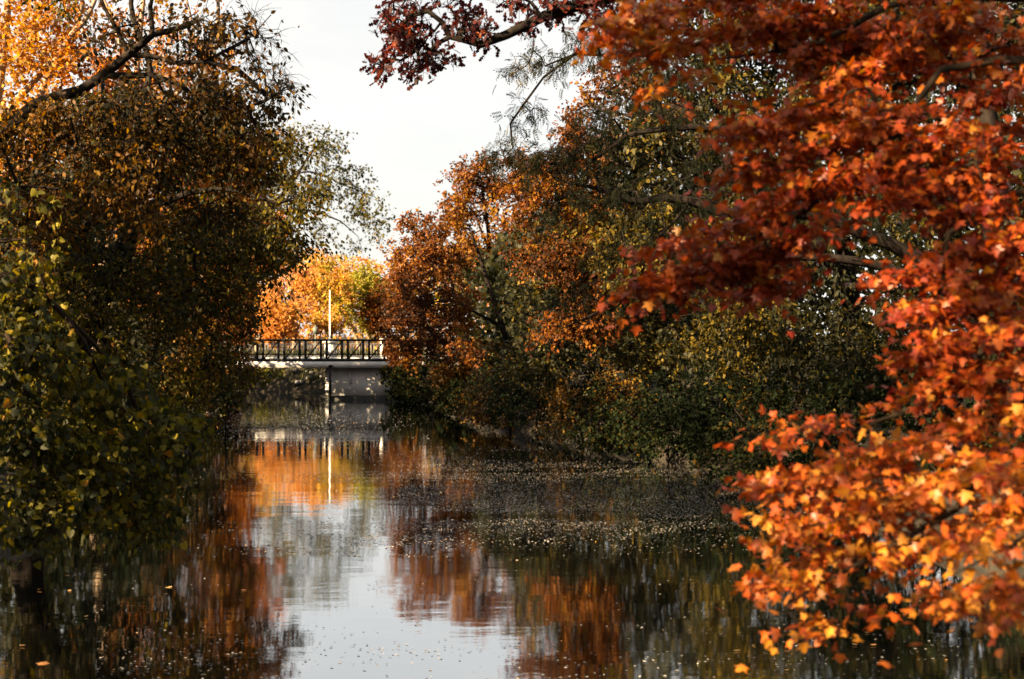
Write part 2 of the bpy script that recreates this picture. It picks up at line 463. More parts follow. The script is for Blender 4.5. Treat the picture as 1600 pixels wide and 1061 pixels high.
MAPLE = fan([(0, 0), (0.13, -0.03), (0.46, -0.06), (0.31, 0.19), (0.70, 0.44), (0.25, 0.46), (0.23, 0.74), (0, 1.0)], 0.22, 0.10)
VINE = fan([(0, 0.06), (0.26, -0.06), (0.50, 0.14), (0.40, 0.40), (0.34, 0.58), (0.14, 0.80), (0, 1.0)], 0.25, 0.12)
OAK = fan([(0, 0), (0.16, 0.22), (0.08, 0.32), (0.30, 0.52), (0.12, 0.58), (0.24, 0.80), (0, 1.0)], 0.2, 0.15)
OVAL = (A([(0, 0, 0), (0.26, 0.30, -.07), (0.24, 0.66, -.09), (0, 1, -.12), (-0.24, 0.66, -.09), (-0.26, 0.30, -.07)], float),
        [(0, 1, 2), (0, 2, 3), (0, 3, 4), (0, 4, 5)])
KITE = (A([(0, 0, 0), (0.36, 0.48, -.10), (0, 1, -.10), (-0.36, 0.48, -.10)], float), [(0, 1, 2), (0, 2, 3)])


def frond():
    V, F = [], []
    for i in range(7):
        y = 0.12 + 0.125 * i
        for s in ((-1, 1) if i < 6 else (0,)):
            b = len(V)
            base = A([0, y, -0.35 * y * y])
            if s:
                tip = base + A([s * 0.26, 0.10, -0.10]); w = A([0, 0.045, 0])
            else:
                tip = base + A([0, 0.2, -0.12]); w = A([0.05, 0, 0])
            mid = (base + tip) / 2 + A([0, 0, 0.015])
            V += [base, mid + w, tip, mid - w]
            F += [(b, b + 1, b + 2), (b, b + 2, b + 3)]
    return A(V), F


FROND = frond()


def leaf_frames(n, along, up=0.8, rnd=0.7, droop=0.3, spread=0.6):
    t = norm(along * 0.7 + rng.normal(size=(n, 3)) * spread + A([0, 0, -droop]))
    nn = A([0, 0, up]) + rng.normal(size=(n, 3)) * rnd
    nn = norm(nn - (nn * t).sum(1, keepdims=True) * t)
    b = np.cross(t, nn)
    return b, t, nn


def leaves_mesh(name, tpl, pos, fr, size, tint, mat):
    b, t, nn = fr
    v, f = tpl
    n = len(pos)
    V = pos[:, None] + size[:, None, None] * (v[None, :, 0:1] * b[:, None] + v[None, :, 1:2] * t[:, None] + v[None, :, 2:3] * nn[:, None])
    F = (A(f)[None] + (np.arange(n) * len(v))[:, None, None]).reshape(-1, 3)
    return np_mesh(name, V.reshape(-1, 3), F.ravel(), np.full(len(F), 3), mat, False, {'tint': np.repeat(tint, len(f))})


# ------------------------------------------------------------------ trees
def catmull(pts, step):
    pts = np.asarray(pts, float)
    out = []
    Q = np.concatenate([[2 * pts[0] - pts[1]], pts, [2 * pts[-1] - pts[-2]]])
    for i in range(1, len(Q) - 2):
        p0, p1, p2, p3 = Q[i - 1:i + 3]
        k = max(1, int(np.linalg.norm((p2 - p1)[:3]) / step))
        for j in range(k):
            s = j / k
            out.append(0.5 * (2 * p1 + (p2 - p0) * s + (2 * p0 - 5 * p1 + 4 * p2 - p3) * s * s + (3 * p1 - p0 - 3 * p2 + p3) * s ** 3))
    out.append(pts[-1])
    return A(out)


class Skeleton:
    def __init__(self):
        self.p, self.par, self.rmin = [], [], []

    def limb(self, pts, parent=None, step=0.35, wob=0.05):
        """pts rows x,y,z,r; joins the nearest existing node unless it is the trunk"""
        c = catmull(pts, step)
        pr = -1
        if self.p:
            P0 = A(self.p); pr = int(np.argmin(np.linalg.norm(P0 - c[0][:3], axis=1)))
            c[0][:3] = P0[pr]
            c = c[1:]
        w = (noise3(c[:, :3], 1.1)[:, None] - 0.5) * rng.normal(size=3) * wob * 4
        for i, q in enumerate(c):
            self.p.append(q[:3] + (w[i] if 0 < i else 0)); self.par.append(pr); self.rmin.append(q[3])
            pr = len(self.p) - 1

    def attach(self, C, seg=0.45, tip=0.006, sag=0.06):
        """grow a branch from the nearest node to every cluster point"""
        P0 = A(self.p); order = np.argsort([np.min(np.linalg.norm(P0 - c, axis=1)) for c in C])
        ends = np.zeros(len(C), int)
        cap = np.zeros((len(self.p) + len(C) * 14, 3)); n = len(self.p); cap[:n] = self.p
        for oi in order:
            c = C[oi]
            dd = np.linalg.norm(cap[:n] - c, axis=1)
            pr = int(np.argmin(dd)); L = dd[pr]; a = cap[pr].copy()
            k = int(min(10, max(1, round(L / seg))))
            bend = rng.normal(size=3) * L * 0.09; bend[2] += L * sag
            for j in range(1, k + 1):
                s = j / k
                q = a + (c - a) * s + bend * math.sin(math.pi * s) + (rng.normal(size=3) * 0.03 * seg if j < k else 0)
                self.p.append(q); self.par.append(pr); self.rmin.append(tip)
                cap[n] = q; pr = n; n += 1
            ends[oi] = pr
        return ends

    def mesh(self, name, mat, n=6, thin=0.0, lo=0.0, hi=9.0, origin=0, expo=2.4):
        N = len(self.p)
        par = A(self.par); r = A(self.rmin, float); acc = np.zeros(N)
        kids = [[] for _ in range(N)]
        for i in range(N - 1, -1, -1):
            r[i] = max(r[i], acc[i] ** (1 / expo))
            if par[i] >= 0:
                acc[par[i]] += r[i] ** expo if self.rmin[i] < 0.02 else 0
                kids[par[i]].append(i)
        V, L = [], []
        PT = A(self.p)

        def chain(start, first):
            idx = [start, first]
            rr = [min(r[start], r[first] * 1.15), r[first]]
            while kids[idx[-1]]:
                ks = kids[idx[-1]]
                m = max(ks, key=lambda q: r[q])
                idx.append(m); rr.append(r[m])
            return idx, rr
        done = set()
        stack = [(i, None) for i in range(N) if par[i] < 0]
        chains = []
        for i, _ in stack:
            if kids[i]:
                m = max(kids[i], key=lambda q: r[q])
                chains.append((i, m))
        qi = nv = 0
        while qi < len(chains):
            s, f = chains[qi]; qi += 1
            idx, rr = chain(s, f)
            if qi == 1:
                rr[0] = r[s] * 1.35
            for a in range(len(idx)):
                if a == 0 and qi > 1: continue
                node = idx[a]
                nxt = idx[a + 1] if a + 1 < len(idx) else None
                for k in kids[node]:
                    if k != nxt: chains.append((node, k))
            # also the other children of the start are already queued by the owner chain
            nn = n if rr[1] > 0.03 else (5 if rr[1] > 0.014 else 3)
            pts = PT[idx]
            tg = norm(np.gradient(pts, axis=0))
            u = norm(np.cross(tg, A([0.31, 0.52, 0.8])))
            v = np.cross(tg, u)
            ang = np.arange(nn) / nn * 2 * math.pi
            ring = pts[:, None] + A(rr)[:, None, None] * (np.cos(ang)[None, :, None] * u[:, None] + np.sin(ang)[None, :, None] * v[:, None])
            b = nv; nv += len(idx) * nn
            V.append(ring.reshape(-1, 3))
            m = len(idx)
            i0 = (np.arange(m - 1)[:, None] * nn + np.arange(nn)[None]); i1 = (np.arange(m - 1)[:, None] * nn + (np.arange(nn)[None] + 1) % nn)
            L.append(np.stack([i0, i1, i1 + nn, i0 + nn], -1).reshape(-1, 4) + b)
        V = np.concatenate(V) - origin; L = np.concatenate(L)
        return np_mesh(name, V, L.ravel(), np.full(len(L), 4), mat, True)


def sample_lobe(px, py, d, rx, ry, rd, n, gap=0.36, scale=0.9, world=False):
    if world: c, R = A([px, py, d], float), A([rx, ry, rd], float)
    else: c = P(px, py, d); R = A([rx * d / FPX, rd, ry * d / FPX])
    out = []
    while len(out) < n:
        u = norm(rng.normal(size=(n * 2, 3))) * (rng.random((n * 2, 1)) ** 0.42)
        q = c + u * R
        q = q[noise3(q, scale) > gap]
        q = q[q[:, 2] > 0.25]
        out += list(q)
        if len(q) == 0: break
    return A(out[:n]).reshape(-1, 3)


def make_tree(name, label, cat, base, limbs, lobes, leaf, size, per, rc, mat, bark='bark', twiglets=3, tint=(0.45, 0.22), group=None,
              up=0.7, rnd=0.7, droop=0.35, flat=1.0, nleaf_parts=0, step=0.35, wob=0.05, tip=0.006, seg=0.45, gap=0.36, clump_tint=0.5, hang=0.25, crown_name='crown', layers=0, twig_geo=True):
    bz = float(ground_z(base[0], base[1])) - 0.15
    root = empty(name, (base[0], base[1], bz))
    tag(root, label, cat, group)
    org = A([base[0], base[1], bz])
    sk = Skeleton()
    for k, l in enumerate(limbs):
        rows = []
        for q in l:
            if len(q) == 5: rows.append([q[0], q[1], q[2], q[3]])          # world x,y,z,r,'w'
            else: rows.append([*P(q[0], q[1], q[2]), q[3]])
        if k == 0: rows = [[*org, rows[0][3] * 1.25]] + rows
        sk.limb(A(rows), step=step, wob=wob)
    C, mult = [], []
    for lb in lobes:
        wl = lb[-1] == 'w'
        q = sample_lobe(*lb[:7], gap=gap, world=wl)
        C.append(q); mult += [lb[7] if len(lb) > 7 and not wl else 1.0] * len(q)
    C = np.concatenate(C); mult = A(mult)
    if layers:
        w = C[:, 2] - 0.32 * C[:, 0] + 0.15 * C[:, 1]
        C[:, 2] += (np.round(w / layers) * layers - w) * 0.85
    ends = sk.attach(C, seg=seg, tip=tip)
    # short twigs carrying the leaves
    par = A(sk.par); PT = A(sk.p)
    out_dir = norm(PT[ends] - PT[np.maximum(par[ends], 0)])
    lp, la, lt = [], [], []
    ct = np.clip(tint[0] + (noise3(C, 0.55) - 0.5) * 2.2 * clump_tint + rng.normal(size=len(C)) * 0.08, 0, 1)
    tw_nodes = []
    for i in range(len(C)):
        nl = rng.poisson(per * mult[i])
        if nl == 0: nl = 0
        m = max(1, twiglets)
        dirs = norm(out_dir[i] * 0.7 + rng.normal(size=(m, 3)) * 0.75 * A([1, 1, flat]) + A([0, 0, -hang]))
        ln_ = rc * (0.6 + 0.8 * rng.random(m))
        for j in range(m):
            p0 = PT[ends[i]]; p1 = p0 + dirs[j] * ln_[j] * 0.55 + A([0, 0, 0.04 * ln_[j]]); p2 = p0 + dirs[j] * ln_[j] + A([0, 0, -0.12 * ln_[j]])
            if twiglets and twig_geo:
                tw_nodes.append((ends[i], p1, p2))
            k = nl // m + (1 if j < nl % m else 0)
            if k == 0: continue
            s = rng.random(k) ** 0.75
            q = np.where(s[:, None] < 0.55, p0 + (p1 - p0) * (s[:, None] / 0.55), p1 + (p2 - p1) * ((s[:, None] - 0.55) / 0.45))
            q = q + rng.normal(size=(k, 3)) * rc * 0.16 * A([1, 1, flat])
            lp.append(q); la.append(np.repeat(dirs[j][None], k, 0)); lt.append(np.repeat(ct[i], k))
    for e, p1, p2 in tw_nodes:
        sk.p.append(p1); sk.par.append(e); sk.rmin.append(tip * 0.6)
        sk.p.append(p2); sk.par.append(len(sk.p) - 2); sk.rmin.append(tip * 0.35)
    link('trunk', sk.mesh('trunk', M[bark], origin=org), root)
    pos = np.concatenate(lp); al = np.concatenate(la); tt = np.concatenate(lt)
    ok = pos[:, 2] > 0.12
    pos, al, tt = pos[ok], al[ok], tt[ok]
    n = len(pos)
    tn = np.clip(tt + rng.normal(size=n) * tint[1], 0, 1)
    fr = leaf_frames(n, al, up, rnd, droop)
    sz = size * (0.65 + 0.6 * rng.random(n))
    keep = np.ones(n, bool)
    if nleaf_parts:
        # the leaves that show largest stand alone as parts
        dpt = pos[:, 1]
        px = CX + pos[:, 0] / dpt * FPX; py = HY - (pos[:, 2] - EYE) / dpt * FPX
        app = sz / dpt * FPX
        inn = (px > 4) & (px < 1596) & (py > 4) & (py < 1057)
        idx = np.where(inn)[0]
        idx = idx[np.argsort(dpt[idx])]
        seen = {}
        for i in idx:
            kx = (int(px[i] // 16), int(py[i] // 16))
            if kx not in seen: seen[kx] = i
        cand = A(list(seen.values()))
        cand = cand[np.argsort(-app[cand])][:nleaf_parts]
        keep[cand] = False
        v, f = leaf
        lm = np_mesh('leaf', v, A(f).ravel(), np.full(len(f), 3), M[mat])
        for i in cand:
            o = bpy.data.objects.new('leaf', lm)
            COL.objects.link(o); o.parent = root
            R = np.column_stack([fr[0][i] * sz[i], fr[1][i] * sz[i], fr[2][i] * sz[i], pos[i] - org])
            o.matrix_local = Matrix([list(R[0]), list(R[1]), list(R[2]), [0, 0, 0, 1]])
            o['leaf_tint'] = float(tn[i])
    cr = link(crown_name, leaves_mesh('crown', leaf, pos[keep] - org, tuple(a[keep] for a in fr), sz[keep], tn[keep], M[mat]), root)
    if nleaf_parts: cr['kind'] = 'stuff'
    return root, n


W = 'w'
TOT = 0


def T(*a, **k):
    global TOT
    r, n = make_tree(*a, **k)
    TOT += n * len(k.get('leaf', a[6])[1] if not isinstance(a[6], tuple) else a[6][1])
    return r


# --- right bank: red maple hanging over the water close to the viewer
T('maple_tree', 'red-orange maple in the right foreground, leafy boughs drooping over the water', 'tree', (6.4, 8.8),
  [[(6.2, 8.8, 2.6, .17, W), (5.9, 8.9, 4.6, .14, W), (5.6, 9.0, 6.6, .11, W), (5.2, 9.3, 8.6, .06, W)],
   [(5.9, 8.9, 4.4, .05, W), (1560, 90, 9.0, .028), (1400, 200, 8.9, .021), (1260, 330, 9.2, .016), (1130, 400, 9.5, .011), (1000, 470, 9.8, .006)],
   [(5.8, 8.9, 5.2, .05, W), (1500, -10, 9.5, .026), (1280, 60, 9.7, .017), (1060, 90, 10.2, .007)],
   [(6.1, 8.8, 3.2, .06, W), (1610, 500, 8.3, .028), (1500, 600, 8.2, .018), (1300, 690, 8.4, .007)],
   [(6.2, 8.8, 2.7, .06, W), (1650, 690, 7.6, .028), (1500, 770, 7.4, .018), (1320, 870, 7.6, .010), (1230, 930, 7.7, .006)],
   [(6.2, 8.8, 2.7, .05, W), (1680, 760, 6.9, .024), (1590, 850, 6.7, .013), (1500, 900, 6.8, .006)],
   [(5.9, 8.9, 4.2, .05, W), (1580, 280, 8.6, .022), (1480, 420, 8.5, .013), (1430, 500, 8.5, .007)]],
  [(1010, 50, 10.2, 64, 50, .5, 37), (985, 40, 9.6, 50, 40, .5, 26), (1050, 105, 9.7, 60, 24, .4, 18), (1130, 30, 9.9, 90, 40, .5, 55), (1280, 40, 9.6, 110, 45, .5, 75), (1450, 40, 9.4, 110, 60, .6, 66),
   (1560, 120, 9.2, 60, 90, .5, 46), (1330, 90, 9.4, 80, 40, .4, 45), (1000, 120, 10.2, 50, 25, .4, 12),
   (1250, 190, 9.2, 120, 50, .4, 60), (1180, 250, 9.3, 60, 30, .3, 20), (1380, 210, 9.0, 90, 60, .4, 52), (1330, 290, 9.0, 120, 40, .4, 50), (1500, 260, 8.9, 100, 70, .5, 66),
   (1210, 360, 9.3, 60, 34, .35, 34), (1120, 400, 9.5, 100, 36, .35, 52), (1180, 430, 9.4, 60, 24, .3, 20), (1040, 440, 9.7, 90, 34, .35, 42), (970, 480, 9.8, 50, 24, .3, 20), (925, 530, 9.8, 14, 12, .1, 3),
   (1050, 540, 9.6, 9, 12, .1, 2), (1390, 435, 8.6, 12, 12, .1, 2), (1275, 405, 9.0, 10, 14, .1, 2),
   (1560, 380, 8.6, 70, 90, .5, 66), (1500, 440, 8.5, 80, 60, .4, 46), (1540, 540, 8.3, 90, 80, .5, 76), (1460, 560, 8.3, 40, 50, .35, 14), (1440, 460, 8.4, 30, 50, .3, 8),
   (1560, 660, 7.9, 70, 70, .5, 28), (1460, 665, 8.2, 60, 30, .4, 9), (1330, 695, 8.3, 100, 26, .4, 21), (1255, 725, 8.3, 56, 36, .35, 14), (1228, 775, 8.2, 36, 34, .3, 8),
   (1330, 760, 7.9, 110, 50, .4, 32), (1480, 760, 7.5, 110, 60, .4, 36), (1570, 770, 7.2, 50, 70, .4, 18), (1280, 830, 7.7, 80, 40, .35, 19), (1400, 830, 7.5, 80, 34, .3, 17),
   (1262, 890, 7.7, 54, 38, .3, 12), (1235, 940, 7.7, 44, 28, .3, 7), (1270, 978, 7.6, 24, 24, .2, 3), (1360, 900, 7.5, 20, 40, .2, 3),
   (1560, 870, 6.7, 50, 50, .3, 15), (1500, 920, 6.8, 45, 40, .3, 9), (1580, 930, 6.7, 25, 30, .25, 5)],
  MAPLE, 0.060, 16, 0.25, 'red', 'twig', 4, (0.47, 0.22), up=1.0, rnd=0.5, droop=0.35, flat=0.22, layers=0.26, nleaf_parts=300, tip=0.0022, seg=0.25, step=0.25, gap=0.34, hang=0.15, clump_tint=0.4)

# --- right bank: oak reaching in from above
T('oak_tree', 'oak with a dark crooked bough and purple-red leaf tufts against the sky', 'tree', (10.5, 21),
  [[(10.3, 21, 3, .3, W), (10, 20.8, 6, .26, W), (9.2, 20.4, 8.6, .2, W), (8.6, 20.3, 11, .12, W)],
   [(9.2, 20.4, 8.4, .16, W), (1350, -140, 19.5, .14), (1080, -60, 19, .12), (960, -6, 18.6, .085), (905, 8, 18.4, .078), (850, 28, 18.2, .068), (800, 56, 18, .06),
    (757, 70, 18, .055), (725, 62, 18, .045), (702, 58, 18, .037), (680, 70, 18, .03), (664, 94, 18, .015)],
   [(702, 58, 18, .03), (690, 34, 18, .022), (668, 18, 18, .018), (640, 26, 18, .010), (615, 14, 18, .006)],
   [(850, 28, 18.2, .03), (830, 4, 18.2, .02), (800, -14, 18.1, .01)]],
  [(622, 40, 18, 28, 26, .5, 26), (654, 44, 18, 26, 22, .5, 22), (640, 76, 18, 34, 20, .5, 24), (612, 92, 18, 12, 10, .3, 7), (588, 104, 18, 20, 7, .3, 8), (676, 92, 18, 34, 14, .4, 14), (650, 106, 18, 14, 10, .3, 8),
   (640, 4, 18, 44, 10, .5, 16), (728, 34, 18, 24, 20, .4, 22), (755, 48, 18, 14, 14, .4, 10), (735, 52, 18, 30, 10, .3, 8), (705, 10, 18, 10, 8, .3, 4), (800, 0, 18.1, 34, 12, .5, 14), (826, 34, 18.2, 16, 12, .3, 8),
   (860, 12, 18.3, 40, 20, .5, 22), (910, 10, 18.5, 50, 22, .6, 30), (960, 20, 18.6, 50, 40, .7, 40), (1040, 10, 19, 60, 40, .8, 40)],
  OAK, 0.11, 7, 0.16, 'oak', 'bark', 3, (0.36, 0.2), up=0.5, rnd=0.9, droop=0.2, tip=0.006, seg=0.3, gap=0.2, hang=0.05)

# --- right bank: locust with feathery sprays
T('locust_tree', 'dark feathery locust stretching bare-looking limbs left above the middle of the river', 'tree', (9.6, 27),
  [[(9.4, 27, 3, .3, W), (9.0, 26.6, 6, .24, W), (8.6, 26.2, 9, .17, W), (8.2, 26, 12, .1, W)],
   [(9.4, 26.9, 3.6, .17, W), (1450, 404, 25, .13), (1330, 368, 24.5, .11), (1200, 332, 24.2, .09), (1080, 322, 24, .075), (1000, 322, 24, .055), (935, 300, 24, .035), (870, 286, 24, .016)],
   [(9.1, 26.6, 5.4, .13, W), (1400, 180, 25, .10), (1220, 196, 24.5, .08), (1080, 196, 24, .06), (980, 218, 24, .045), (930, 255, 24, .03), (890, 300, 24, .014)],
   [(8.7, 26.3, 8, .10, W), (1280, 20, 24.5, .07), (1060, 78, 24, .045), (960, 90, 24, .03), (900, 84, 24, .02), (850, 104, 24, .010)],
   [(9.4, 26.9, 3.4, .12, W), (1430, 430, 24.5, .09), (1200, 400, 24, .06), (1050, 425, 24, .04), (950, 480, 24, .02), (880, 512, 24, .012)],
   [(900, 84, 24, .012), (850, 120, 24, .008), (820, 170, 24, .005), (800, 200, 24, .003)],
   [(1080, 322, 24, .03), (1020, 380, 24, .022), (960, 440, 24, .012)]],
  [(860, 95, 24, 40, 22, .8, 13), (820, 108, 24, 20, 10, .5, 6), (910, 70, 24, 40, 26, .8, 10), (826, 170, 24, 22, 10, .4, 7), (806, 190, 24, 8, 10, .3, 3), (960, 60, 24, 50, 40, 1, 14),
   (790, 236, 24, 36, 14, .6, 13), (850, 250, 24, 40, 20, .8, 20), (900, 230, 24, 40, 30, 1, 24), (960, 190, 24, 60, 40, 1.2, 24), (1040, 150, 24, 70, 60, 1.4, 28),
   (940, 300, 24, 80, 34, 1.4, 26), (1050, 290, 24, 90, 50, 1.6, 34), (1180, 250, 24.5, 110, 80, 2, 40), (1000, 390, 24, 90, 40, 1.5, 30), (900, 460, 24, 70, 40, 1.2, 20), (1120, 420, 24, 110, 50, 1.8, 36), (830, 330, 24, 50, 30, 1, 12),
   (1300, 330, 25, 120, 70, 2, 40)],
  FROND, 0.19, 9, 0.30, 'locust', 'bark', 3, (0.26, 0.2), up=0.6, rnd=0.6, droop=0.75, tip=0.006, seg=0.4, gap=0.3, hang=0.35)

# --- right bank: wall of trees behind
T('ash_tree', 'tall olive-green tree with yellow sunlit patches behind the red maple', 'tree', (8.6, 35),
  [[(8.5, 35, 3, .26, W), (8.1, 34.8, 6, .2, W), (7.6, 34.5, 9, .14, W), (7.2, 34.3, 13, .06, W)],
   [(8.2, 34.8, 5, .1, W), (1150, 330, 33, .07), (1020, 300, 33, .03)],
   [(8.0, 34.8, 6.5, .1, W), (1180, 150, 33, .06), (1060, 120, 33, .03)]],
  [(1100, 130, 33.5, 110, 90, 2, 70), (1020, 220, 33, 90, 70, 1.8, 60), (1200, 230, 34, 120, 110, 2.2, 90), (1080, 330, 33, 120, 80, 2, 80), (1230, 400, 33.5, 120, 90, 2, 80), (1000, 400, 33, 80, 70, 1.5, 50),
   (1150, 500, 33, 130, 70, 1.8, 80), (1290, 120, 35, 110, 130, 2, 70), (1330, 540, 33, 110, 90, 2, 60), (960, 300, 33.5, 50, 60, 1.2, 24), (1100, 0, 34, 100, 70, 2, 70), (1250, -20, 34.5, 110, 80, 2, 80), (1160, 70, 34, 90, 50, 1.8, 50)],
  OVAL, 0.13, 42, 0.55, 'mixed', 'bark', 3, (0.52, 0.24), tip=0.006, droop=0.5, gap=.38)
T('elm_tree', 'dense dark-green tree filling the far right edge behind the maple boughs', 'tree', (11.5, 30),
  [[(11.4, 30, 3, .28, W), (11.2, 29.9, 6, .22, W), (11, 29.8, 10, .14, W), (10.8, 29.6, 14, .06, W)],
   [(11.3, 30, 5, .1, W), (1450, 300, 29, .06), (1380, 260, 29, .03)],
   [(11.3, 30, 4, .1, W), (1480, 470, 29, .06), (1400, 500, 28.5, .03)]],
  [(1480, 100, 29.5, 130, 120, 2, 90), (1560, 300, 29, 110, 130, 2, 80), (1420, 300, 29, 90, 100, 1.8, 60), (1480, 480, 28.5, 130, 100, 2, 80), (1400, 580, 28.5, 110, 70, 1.6, 50), (1560, 620, 28, 90, 90, 1.6, 50), (1380, 30, 30, 110, 80, 2, 90), (1520, 20, 30, 120, 80, 2, 90), (1420, -80, 30, 160, 70, 2, 70), (1330, 130, 30, 80, 70, 1.6, 50)],
  OVAL, 0.13, 42, 0.55, 'mixed', 'bark', 3, (0.36, 0.22), tip=0.006, droop=0.5)
T('sumac_tree', 'brown and olive tree sweeping low over the right bank at mid-river', 'tree', (6.8, 42),
  [[(6.6, 42, 2.6, .2, W), (6.0, 41.8, 5, .15, W), (5.2, 41.5, 8, .09, W)],
   [(6.3, 41.9, 3.6, .09, W), (1000, 430, 41, .05), (900, 450, 41, .025)],
   [(5.8, 41.7, 5.6, .09, W), (960, 330, 41, .05), (880, 330, 41, .025)]],
  [(960, 330, 41.5, 90, 60, 2, 70), (900, 400, 41, 90, 60, 2, 70), (1010, 440, 41.5, 100, 70, 2, 80), (860, 480, 41, 80, 50, 1.6, 50), (960, 530, 40.5, 110, 55, 1.8, 70), (1100, 560, 40, 100, 60, 1.8, 60), (830, 560, 41, 70, 40, 1.4, 36)],
  KITE, 0.13, 36, 0.5, 'mixed', 'bark', 3, (0.4, 0.24), tip=0.006, droop=0.4, gap=.44)
T('sugar_maple_tree', 'orange and yellow tree with its top beside the sky gap, farthest along the right bank', 'tree', (-0.8, 86),
  [[(-0.9, 86, 4, .24, W), (-1.2, 85.8, 8, .18, W), (-1.8, 85.5, 12.5, .06, W)],
   [(-1.0, 85.9, 6, .12, W), (790, 400, 85, .07), (840, 390, 85, .03)],
   [(-1.2, 85.8, 8, .1, W), (740, 330, 85, .05), (710, 320, 85, .025)]],
  [(745, 285, 85, 46, 34, 2.4, 66), (800, 280, 85.5, 60, 44, 2.6, 80), (715, 335, 85, 40, 34, 2.2, 50), (780, 360, 85, 80, 50, 3, 100), (870, 330, 86, 70, 60, 3, 80), (730, 420, 85, 60, 44, 2.4, 60), (830, 440, 84.5, 80, 50, 2.6, 60)],
  KITE, 0.2, 40, 0.7, 'russet', 'bark', 3, (0.62, 0.24), tip=0.010, droop=0.35)
T('tulip_tree', 'orange and olive tree leaning to the sky gap over the middle of the right bank', 'tree', (6.6, 40),
  [[(6.5, 40, 3, .2, W), (5.6, 39.6, 6, .15, W), (4.2, 39.2, 9, .10, W), (3.0, 39, 11.5, .04, W)],
   [(5.4, 39.5, 6.4, .08, W), (1000, 320, 39, .06), (900, 300, 39, .04), (830, 300, 39, .015)],
   [(4.6, 39.3, 8.2, .08, W), (1000, 190, 39, .05), (930, 170, 39, .02)]],
  [(910, 190, 39, 34, 30, 1.3, 26), (960, 140, 39.2, 50, 40, 1.5, 36), (950, 240, 39, 70, 46, 1.8, 60), (870, 270, 39, 60, 34, 1.5, 40), (840, 320, 39, 70, 34, 1.6, 44), (930, 330, 39, 80, 44, 1.8, 60), (860, 400, 38.8, 80, 40, 1.6, 44), (1020, 90, 39.4, 60, 60, 1.6, 40), (1040, 200, 39.4, 70, 60, 1.8, 50), (950, 420, 39, 90, 50, 1.8, 50), (900, 500, 39, 80, 40, 1.6, 40)],
  KITE, 0.12, 40, 0.46, 'russet', 'bark', 3, (0.46, 0.26), tip=0.006, droop=0.4, gap=.46)
T('red_maple_tree', 'rust-orange tree whose low boughs hide the right end of the bridge', 'tree', (0.2, 63),
  [[(0.0, 63, 2.6, .17, W), (-0.8, 62.8, 5, .12, W), (-1.8, 62.5, 8, .06, W)],
   [(-0.5, 62.9, 4, .08, W), (700, 470, 62, .045), (640, 490, 62, .02)]],
  [(660, 350, 63, 34, 22, 1.5, 30), (640, 400, 62.5, 40, 34, 1.6, 46), (700, 390, 63, 50, 40, 1.8, 56), (640, 460, 62, 40, 34, 1.6, 46), (700, 480, 62, 56, 44, 1.8, 70), (650, 530, 61.5, 44, 26, 1.4, 40), (720, 550, 60.5, 50, 34, 1.4, 40)],
  KITE, 0.15, 36, 0.5, 'russet', 'bark', 2, (0.5, 0.24), tip=0.007, droop=0.35)
T('beech_tree', 'brown-leaved tree leaning over the bridge end from the right bank', 'tree', (-1.8, 74),
  [[(-2.0, 74, 2.6, .16, W), (-2.8, 73.8, 5, .1, W), (-3.6, 73.6, 8, .05, W)]],
  [(635, 420, 73, 30, 34, 1.4, 36), (660, 480, 73, 40, 44, 1.6, 50), (640, 545, 72.5, 32, 24, 1.3, 30), (690, 420, 74, 40, 50, 1.6, 40), (620, 490, 73, 24, 26, 1.2, 22)],
  KITE, 0.16, 36, 0.5, 'russet', 'bark', 2, (0.34, 0.22), tip=0.007, droop=0.35)

# --- left bank
T('willow_tree', 'old dark tree with a long crooked bough across the upper left', 'tree', (-9.4, 20.5),
  [[(-9.3, 20.5, 3, .24, W), (-9.0, 20.6, 5, .2, W), (-30, 230, 20.8, .13), (60, 165, 21, .10), (140, 142, 21, .085), (175, 118, 21, .075), (205, 85, 21, .062), (230, 55, 21, .05), (275, 43, 21, .045), (310, 30, 21.2, .02)],
   [(195, 95, 21, .045), (235, 88, 21, .04), (275, 98, 21, .034), (330, 98, 21, .028), (375, 108, 21, .025), (420, 150, 21, .01)],
   [(200, 92, 21, .04), (185, 50, 21, .032), (165, 15, 21, .025), (150, -20, 21, .03)],
   [(185, 118, 21, .06), (240, 118, 21, .045), (290, 135, 21, .035), (330, 175, 21, .02)],
   [(228, 58, 21, .05), (235, 10, 21.2, .035), (245, -30, 21.3, .02)],
   [(330, 98, 21, .02), (390, 60, 21.2, .013), (430, 20, 21.3, .008)]],
  [(150, 190, 21, 90, 40, 1.4, 50), (250, 170, 21, 90, 44, 1.4, 60), (330, 150, 21, 60, 50, 1.3, 44), (390, 200, 21, 34, 36, 1, 18, .8), (320, 60, 21.3, 70, 40, 1.2, 46, .7), (200, 60, 21.3, 70, 40, 1.2, 26, .6), (400, 160, 21.2, 40, 40, 1, 22, .5), (410, 60, 21.3, 40, 56, 1, 44, .12), (434, 120, 21.2, 30, 44, .8, 44, .12),
   (360, 30, 21.3, 40, 30, 1, 14, .3), (60, 220, 20.8, 70, 40, 1.3, 30), (230, 250, 21, 110, 40, 1.4, 60), (360, 260, 21, 60, 50, 1.2, 40), (150, 290, 21, 110, 50, 1.4, 55), (40, 330, 20.6, 50, 80, 1.2, 36), (300, 320, 21, 100, 40, 1.4, 46), (410, 310, 21, 40, 40, 1, 20, .8), (60, -140, 21, 140, 80, 2, 80), (230, -170, 21.5, 120, 80, 2, 90), (340, -110, 21.5, 70, 60, 1.6, 30, .8)],
  OVAL, 0.085, 26, 0.36, 'olive', 'bark', 3, (0.66, 0.26), tip=0.005, droop=0.6, hang=0.35, up=0.5, rnd=0.9, gap=.46)
